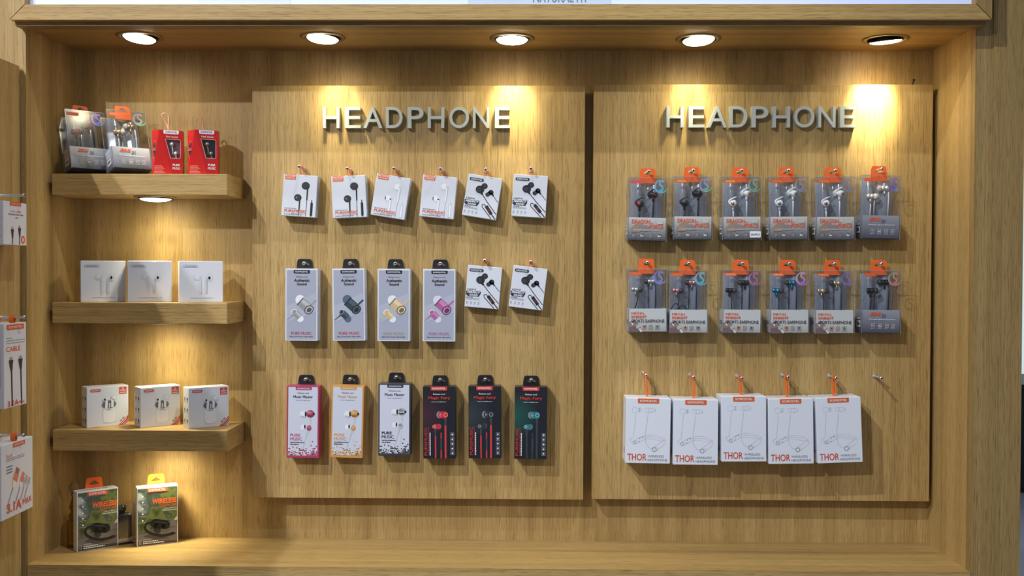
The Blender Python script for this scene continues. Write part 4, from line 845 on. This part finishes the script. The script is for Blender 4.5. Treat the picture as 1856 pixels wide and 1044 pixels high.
for t, c, lab in (
    (authentic_box((146, 147, 150), (186, 187, 190), (232, 234, 240), (196, 48, 52)), [(516.2, 485.7), (576.2, 486.7), (576.2, 618.6), (516.7, 618.1)], 'tall grey box picturing silver earbuds, with black hang tab'),
    (authentic_box((38, 56, 66), (66, 88, 98), (82, 96, 122), (196, 48, 52)), [(601.2, 487), (660, 487), (663, 617.6), (603.8, 617.6)], 'tall grey box picturing dark teal earbuds, with black hang tab'),
    (authentic_box((205, 178, 128), (226, 206, 164), (226, 230, 240), (168, 158, 112)), [(684.5, 488), (743, 488), (742.6, 618), (684, 617.6)], 'tall grey box picturing gold earbuds, with black hang tab'),
    (authentic_box((168, 92, 148), (200, 130, 182), (214, 214, 226), (168, 104, 150)), [(767, 489), (825.7, 488), (824, 619), (766.2, 617.6)], 'tall grey box picturing pinkish purple earbuds, with black hang tab'),
    (master_box((170, 66, 100), (190, 92, 124), 'pink'), [(521.3, 698.8), (579.2, 698.8), (575.5, 831), (520, 830.7)], 'tall white box with pink edges picturing pink earbuds'),
    (master_box((206, 150, 78), (212, 160, 96), 'gold'), [(602.8, 698.6), (661, 698.6), (655.6, 831), (597.7, 830)], 'tall white box with golden edges picturing gold earbuds'),
    (master_box((56, 60, 72), (36, 38, 46), 'silver'), [(687.4, 695.5), (743.8, 695.5), (742.9, 826.5), (685.6, 826)], 'tall white box with dark grey edges picturing silver earbuds'),
    (magic_box((190, 40, 50), (236, 150, 150), (206, 58, 58), (66, 34, 48), 'red'), [(766.7, 700.4), (824.6, 700.4), (825.2, 831.4), (768.2, 831.4)], 'tall black box picturing red earbuds and red cables'),
    (magic_box((38, 40, 48), (150, 156, 166), (206, 58, 58), (48, 58, 64), 'black'), [(849.2, 700), (907.8, 700), (907.4, 830.5), (850.4, 830.5)], 'tall black box picturing black earbuds and red cables'),
    (magic_box((48, 112, 120), (150, 205, 205), (44, 62, 66), (20, 82, 76), 'teal'), [(934.3, 701.5), (992, 701.5), (989.8, 832), (932, 831.4)], 'tall black box picturing teal earbuds and dark cables')):
    tag(t, lab, 'box', GH2); tab_box(t, c, PN1, 0.012)
BLK, WHT = (30, 30, 34), (220, 222, 226)
CB = [
    ('dragon', dict(n=0, h=0, bud=(190, 40, 60), tip=BLK, cable=BLK, lab=(200, 90, 190)), [(1142.8, 321.5), (1211.2, 323), (1204.7, 437), (1137, 437)], 'clear box with red-capped black earbuds on a grey sleeve'),
    ('dragon', dict(n=1, h=1, bud=(40, 40, 48), tip=BLK, cable=BLK, lab=(255, 220, 120)), [(1221.8, 320.7), (1293, 320.7), (1290, 434.7), (1220, 434.7)], 'clear box with all-black hooked earbuds on a grey sleeve'),
    ('dragon', dict(n=2, h=2, bud=(205, 140, 95), tip=WHT, cable=WHT, lab=(255, 220, 90), sample=True), [(1308.7, 320), (1380.6, 320.7), (1379.8, 436), (1310.5, 435.5)], 'clear box with copper-capped white earbuds and a white SAMPLE sticker'),
    ('dragon', dict(n=3, h=3, bud=(150, 152, 156), tip=WHT, cable=WHT, lab=(230, 160, 90)), [(1394.7, 320.7), (1464.7, 320), (1464.7, 435.5), (1394.7, 435.5)], 'clear box with silver-capped white hooked earbuds on a grey sleeve'),
    ('dragon', dict(n=4, h=4, bud=(190, 110, 125), tip=WHT, cable=WHT, lab=(240, 170, 100)), [(1480, 320.7), (1550, 320), (1550, 436), (1478.5, 436)], 'clear box with pink-capped white hooked earbuds on a grey sleeve'),
    ('zeus', dict(n=5, h=5, bud=(226, 222, 218), tip=(226, 214, 206), cable=WHT, lab=(240, 120, 100)), [(1564.9, 318), (1634.9, 318), (1629, 434), (1560, 433)], 'clear box with plain white earbuds on a dark grey sleeve, hanging on a peg'),
    ('metal', dict(n=6, h=6, bud=(190, 192, 196), tip=(62, 50, 52), cable=BLK, lab=(240, 140, 90), bend=True), [(1139.5, 488.3), (1208.8, 487.5), (1208, 601.5), (1139.2, 602.3)], 'clear box with silver earbuds on a pale sleeve'),
    ('metal', dict(n=7, h=7, bud=(200, 150, 160), tip=(62, 50, 52), cable=BLK, lab=(240, 140, 90), curl=True), [(1213.6, 489), (1284, 490), (1282, 604), (1213.6, 604)], 'clear box with rose earbuds and a curled black cable on a pale sleeve'),
    ('metal', dict(n=8, h=8, bud=(44, 44, 52), tip=(62, 50, 52), cable=BLK, lab=(250, 200, 170)), [(1312, 490), (1381.4, 490), (1377.3, 604), (1310.6, 603)], 'clear box with black earbuds on a pale sleeve'),
    ('metal', dict(n=9, h=9, bud=(40, 130, 165), tip=(62, 50, 52), cable=BLK, lab=(250, 210, 180)), [(1397, 490), (1467, 490), (1465.5, 604), (1396.3, 604)], 'clear box with blue earbuds on a pale sleeve'),
    ('metal', dict(n=10, h=10, bud=(205, 190, 150), tip=(62, 50, 52), cable=BLK, lab=(250, 180, 130)), [(1479.3, 490.7), (1549.4, 490), (1546, 604.7), (1478.5, 604.7)], 'clear box with gold earbuds on a pale sleeve'),
    ('zeus', dict(n=11, h=11, bud=(34, 34, 42), tip=(44, 44, 50), cable=BLK, lab=(240, 110, 70)), [(1565.7, 490.7), (1634, 490.7), (1630, 604), (1561.6, 604)], 'clear box with plain black earbuds on a dark grey sleeve')]
for k, v, c, lab in CB:
    t = clear_box(k, v); tag(t, lab, 'box', GH3); tab_box(t, c, PN2, 0.040, 0.004, 0.0)
th = thor_box()
for c, tip, lab in (
    ([(1135, 721.3), (1215.4, 723.2), (1214.4, 841), (1134, 838.5)], (1171.5, 680.5), 'white neckband box at the outer end of its row, beneath the clear boxes'),
    ([(1220, 723), (1301.6, 724.6), (1302, 844.5), (1220.5, 842.6)], (1257.5, 683.5), 'white neckband box hanging lowest, second in its row'),
    ([(1308, 719.4), (1387.8, 719.8), (1389, 835.9), (1308.7, 835.9)], (1345, 685.5), 'white neckband box hanging highest, in the middle of its row'),
    ([(1390, 723.8), (1475, 723.2), (1475.7, 840), (1394.3, 840)], (1429, 683.5), 'white neckband box between the highest-hung one and the tilted one'),
    ([(1476.7, 721.3), (1559.7, 719.4), (1565.4, 838.2), (1483, 840)], (1516, 685), 'white neckband box tilted anticlockwise, next to the empty peg')):
    t = fresh(th); tag(t, lab, 'box', GH4); loop_box(t, c, tip, PN2, 0.046, 0.0037)
p = bp(1598, 685.5, DP-0.04); peg(PN2, (p.x, DP, p.z), (0, -1, 0), 0.04)
# ---- things standing on the shelves and the ledge
def put_standing(t, px, Y, yaw, zb, lean=0.0, lab=None, cat='box', grp=GH5, py=None):
    """front lower left corner at picture column px and depth Y, turned by yaw, leaning back by lean"""
    Wd, H, T = t['dims']; R = Matrix.Rotation(math.radians(yaw), 4, 'Z') @ Matrix.Rotation(math.radians(-lean), 4, 'X')
    X = bp(px, py if py else 500, Y).x
    k = R @ Vector((-Wd/2, -T/2, 0)); zmin = min((R @ Vector((sx*Wd/2, sy*T/2, 0))).z for sx in (-1, 1) for sy in (-1, 1))
    M4 = Matrix.Translation((X-k.x, Y-k.y, zb-zmin)) @ R; t.matrix_world = M4; tag(t, lab, cat, grp); return M4
z1 = clear_box('zeus', dict(n=12, h=5, bud=(150, 34, 56), tip=(56, 34, 40), cable=BLK, lab=(240, 150, 110), light=True))
put_standing(z1, 130, 1.887, 44, ZS[0], 18, 'clear box with red earbuds leaning back on the highest shelf', py=307)
z2 = clear_box('zeus', dict(n=13, h=1, bud=(214, 190, 160), tip=(224, 218, 208), cable=WHT, lab=(240, 150, 110), light=True))
put_standing(z2, 206, 1.887, 41, ZS[0], 19, 'clear box with ivory and gold earbuds leaning back on the highest shelf', py=308)
PINKR = mat((236, 190, 170), 0.6, name='pale_pink_ribbon')
r1 = red_box((120, 92, 104), (222, 222, 226), (244, 236, 240)); standing_loop(r1, 0.088, -0.008, 0.036, PINKR, 0.001)
put_standing(r1, 279, 1.905, 28, ZS[0], 0, 'red windowed box with white earbuds and a tall pink ribbon loop')
r2 = red_box((30, 34, 44), (150, 136, 120), (232, 224, 244)); standing_loop(r2, 0.088, -0.012, 0.024, PINKR, 0.001)
put_standing(r2, 343.5, 1.905, 26, ZS[0], 0, 'red windowed box with black and gold earbuds at the shelf end')
pb = pods_box()
for i, (px, yw, lab) in enumerate(((146, 26, 'plain white earbud box against the left end of the middle shelf'), (231, 23, 'plain white earbud box between two others on the middle shelf'), (325.5, 24, 'plain white earbud box nearest the backing panel on the middle shelf'))):
    put_standing(fresh(pb), px, 1.902, yw, ZS[1], 0, lab)
cb = case_box()
for i, (px, Y, yw, lab) in enumerate(((156.5, 1.905, 40, 'white charging case box against the left end of the lowest shelf'), (254, 1.908, 41, 'white charging case box between two others on the lowest shelf'), (342, 1.904, 37, 'white charging case box nearest the backing panel on the lowest shelf'))):
    put_standing(fresh(cb), px, Y, yw, ZS[2], 0, lab)
h1 = hook_box(ORANGE); put_standing(h1, 138, 1.885, 40, ZB, 0, 'green photo box of a black ear hook, orange tab, before the glass bottle')
h2 = hook_box(mat((240, 158, 40), 0.5, name='lamplit_tint_tab_plastic')); put_standing(h2, 247, 1.925, 27, ZB, 0, 'green photo box of a black ear hook, tab tinted amber as if lamplit, standing alone on ledge')  # amber tint stands in for strong lamplight on an orange tab
# glass bottle with a ball stopper
def glass(name, col, rough=0.03):
    m, N, L, b = node_mat(name); b.inputs['Base Color'].default_value = lin(col)+(1,); b.inputs['Transmission Weight'].default_value = 1.0; b.inputs['Roughness'].default_value = rough; b.inputs['IOR'].default_value = 1.45; return m
AMB = glass('olive_amber_glass', (176, 150, 70)); CLG = glass('clear_stopper_glass', (232, 222, 200))
bt_ = thing('glass_bottle'); q = bp(140, 997, 1.925); bt_.location = (q.x-0.005, 1.925, ZB); tag(bt_, 'olive glass bottle with a clear ball stopper, half hidden by the green photo box', 'bottle')
m = MB(); m.box((-0.012, -0.010, 0.0), (0.012, 0.010, 0.055), AMB, 0.002); m.lathe([(0.010, 0.055), (0.012, 0.062), (0.007, 0.070), (0.010, 0.080), (0.006, 0.092), (0.0045, 0.100), (0.006, 0.106)], AMB, (0, 0, 0), (0, 0, 1), 18); m.build('bottle_body', bt_)
m = MB(); m.lathe([(0.0, 0.106)]+[(0.0105*math.sin(math.pi*k/12), 0.1165-0.0105*math.cos(math.pi*k/12)) for k in range(1, 12)]+[(0.0, 0.127)], CLG, (-0.003, 0, 0), (0, 0, 1), 20); m.build('ball_stopper', bt_)
m = MB(); m.lathe([(0.0065, 0.100), (0.0065, 0.1055), (0.0055, 0.1060)], mat((190, 160, 90), 0.25, 1.0, name='gold_collar'), (0, 0, 0), (0, 0, 1), 18); m.build('collar', bt_)
# black flask in a clear case
fk = thing('black_flask'); q = bp(222, 974, 1.955); fk.location = (q.x, 1.952, ZB); fk.rotation_euler = (0, 0, math.radians(35)); tag(fk, 'black square flask in a clear case behind the green photo box', 'flask')
m = MB(); m.box((-0.022, -0.014, 0.0), (0.022, 0.014, 0.080), SHELL); 
for sx in (-1, 1):
    for sy in (-1, 1): m.box((sx*0.022-0.0005, sy*0.014-0.0005, 0), (sx*0.022+0.0005, sy*0.014+0.0005, 0.080), EDGE)
m.build('clear_case', fk)
m = MB(); m.box((-0.017, -0.010, 0.001), (0.017, 0.010, 0.060), mat((18, 16, 20), 0.12, name='black_lacquer', coat=0.6), 0.003); m.lathe([(0.006, 0.060), (0.006, 0.066), (0.0085, 0.066), (0.0085, 0.076), (0.0, 0.076)], mat((18, 16, 20), 0.12, coat=0.6), (0, 0, 0), (0, 0, 1), 18); m.box((-0.0172, -0.0104, 0.004), (0.0172, 0.0104, 0.012), mat((150, 152, 156), 0.25, 0.9), 0.0); m.build('flask_body', fk)
# ---- cable boxes on the wing
def wing_box(t, far, near, T, lab, off, loops, tip, py, tiltb=0.0, hide=False):
    """far/near = picture positions of the far and near upper corners of the printed face"""
    Wd, H, T = t['dims']; Xf = XW+off+T
    A = bpX(far[0], far[1], Xf); B = bpX(near[0], near[1], Xf)
    yc = (A.y+B.y)/2; zt = (A.z+B.z)/2; R = Matrix.Rotation(math.radians(90), 4, 'Z') @ Matrix.Rotation(math.radians(tiltb), 4, 'X')
    M4 = Matrix.Translation((Xf, yc, zt)) @ R @ Matrix.Translation((0, T/2, -H)); t.matrix_world = M4; tag(t, lab, 'box', 'white cable boxes on the wing panel')
    return M4, yc, zt
def wing_dims(far, near, top, bot, off, T):
    Xf = XW+off+T; A = bpX(far[0], far[1], Xf); B = bpX(near[0], near[1], Xf); C = bpX(far[0], top, Xf); D = bpX(far[0], bot, Xf)
    return abs(A.y-B.y), abs(C.z-D.z)
def wing_loop(t, M4, y, z, x, zt):
    b = MB(); s = 0.0042; b.ribbon([(x, y-s*0.3, zt-0.001), (x, y-s, zt+(z-zt)*0.5), (x, y-s*0.9, z-0.001), (x, y-s*0.3, z+0.0036), (x, y+s*0.3, z+0.0036), (x, y+s*0.9, z-0.001), (x, y+s, zt+(z-zt)*0.5), (x, y+s*0.3, zt-0.001)], (1, 0, 0), 0.0080, 0.0009, ORIB); world_part(t, M4, b, 'ribbon_loop')
def wing_peg(y, z, ln): return peg(WING, (XW, y, z), (1, 0, 0), ln)
specs = [(0, (48, 370), (6, 363), 370, 446, 0.003, 0.036, 'small white cable box with a round orange badge, on the uppermost wing peg', 356, 0.0),
         (1, (47.5, 581), (7, 590), 581, 729, 0.024, 0.021, 'tall white cable box with two black plugs, at the front of the middle wing peg', 570, 0.0),
         (2, (59, 789), (2, 810), 789, 918, 0.026, 0.024, 'large white cable box with orange plugs, at the front of the lowest wing peg', 786, 0.0)]
for (k, far, near, zt_, zb_, off, T, lab, pz, tb) in specs:
    Wd, H = wing_dims(far, near, zt_, zb_, off, T); t = cable_box(k, Wd, H, T); M4, yc, zt = wing_box(t, far, near, T, lab, off, 1, None, pz, tb)
    zp = zt+(0.010 if k else 0.012); wing_peg(yc, zp, 0.062 if k else 0.055)
    if k == 0:
        b = tab_mesh(H, T/2-0.0008, 0.024, 0.021, 0.018, EDGE, 0.015, 0.0075, 0.0095, 0.0007, 0.002); b.build('hang_tab', t, 'clear plastic hang tab')
    else:
        wing_loop(t, M4, yc, zp, XW+off+T*0.75, zt)
        t2 = copy_tree(t)
        for ch in list(t2.children):
            if ch.name.startswith('ribbon'): bpy.data.objects.remove(ch)
        t2.matrix_world = Matrix.Translation((-T-0.0015, 0, 0)) @ M4; tag(t2, ('tall white cable box squeezed between the wing panel and the black-plug box', 'large white cable box squeezed between the wing panel and the orange-plug box')[k-1], 'box')
        wing_loop(t2, Matrix.Translation((-T-0.0015, 0, 0)) @ M4, yc, zp, XW+off*0.55, zt)
bpy.context.view_layer.update()
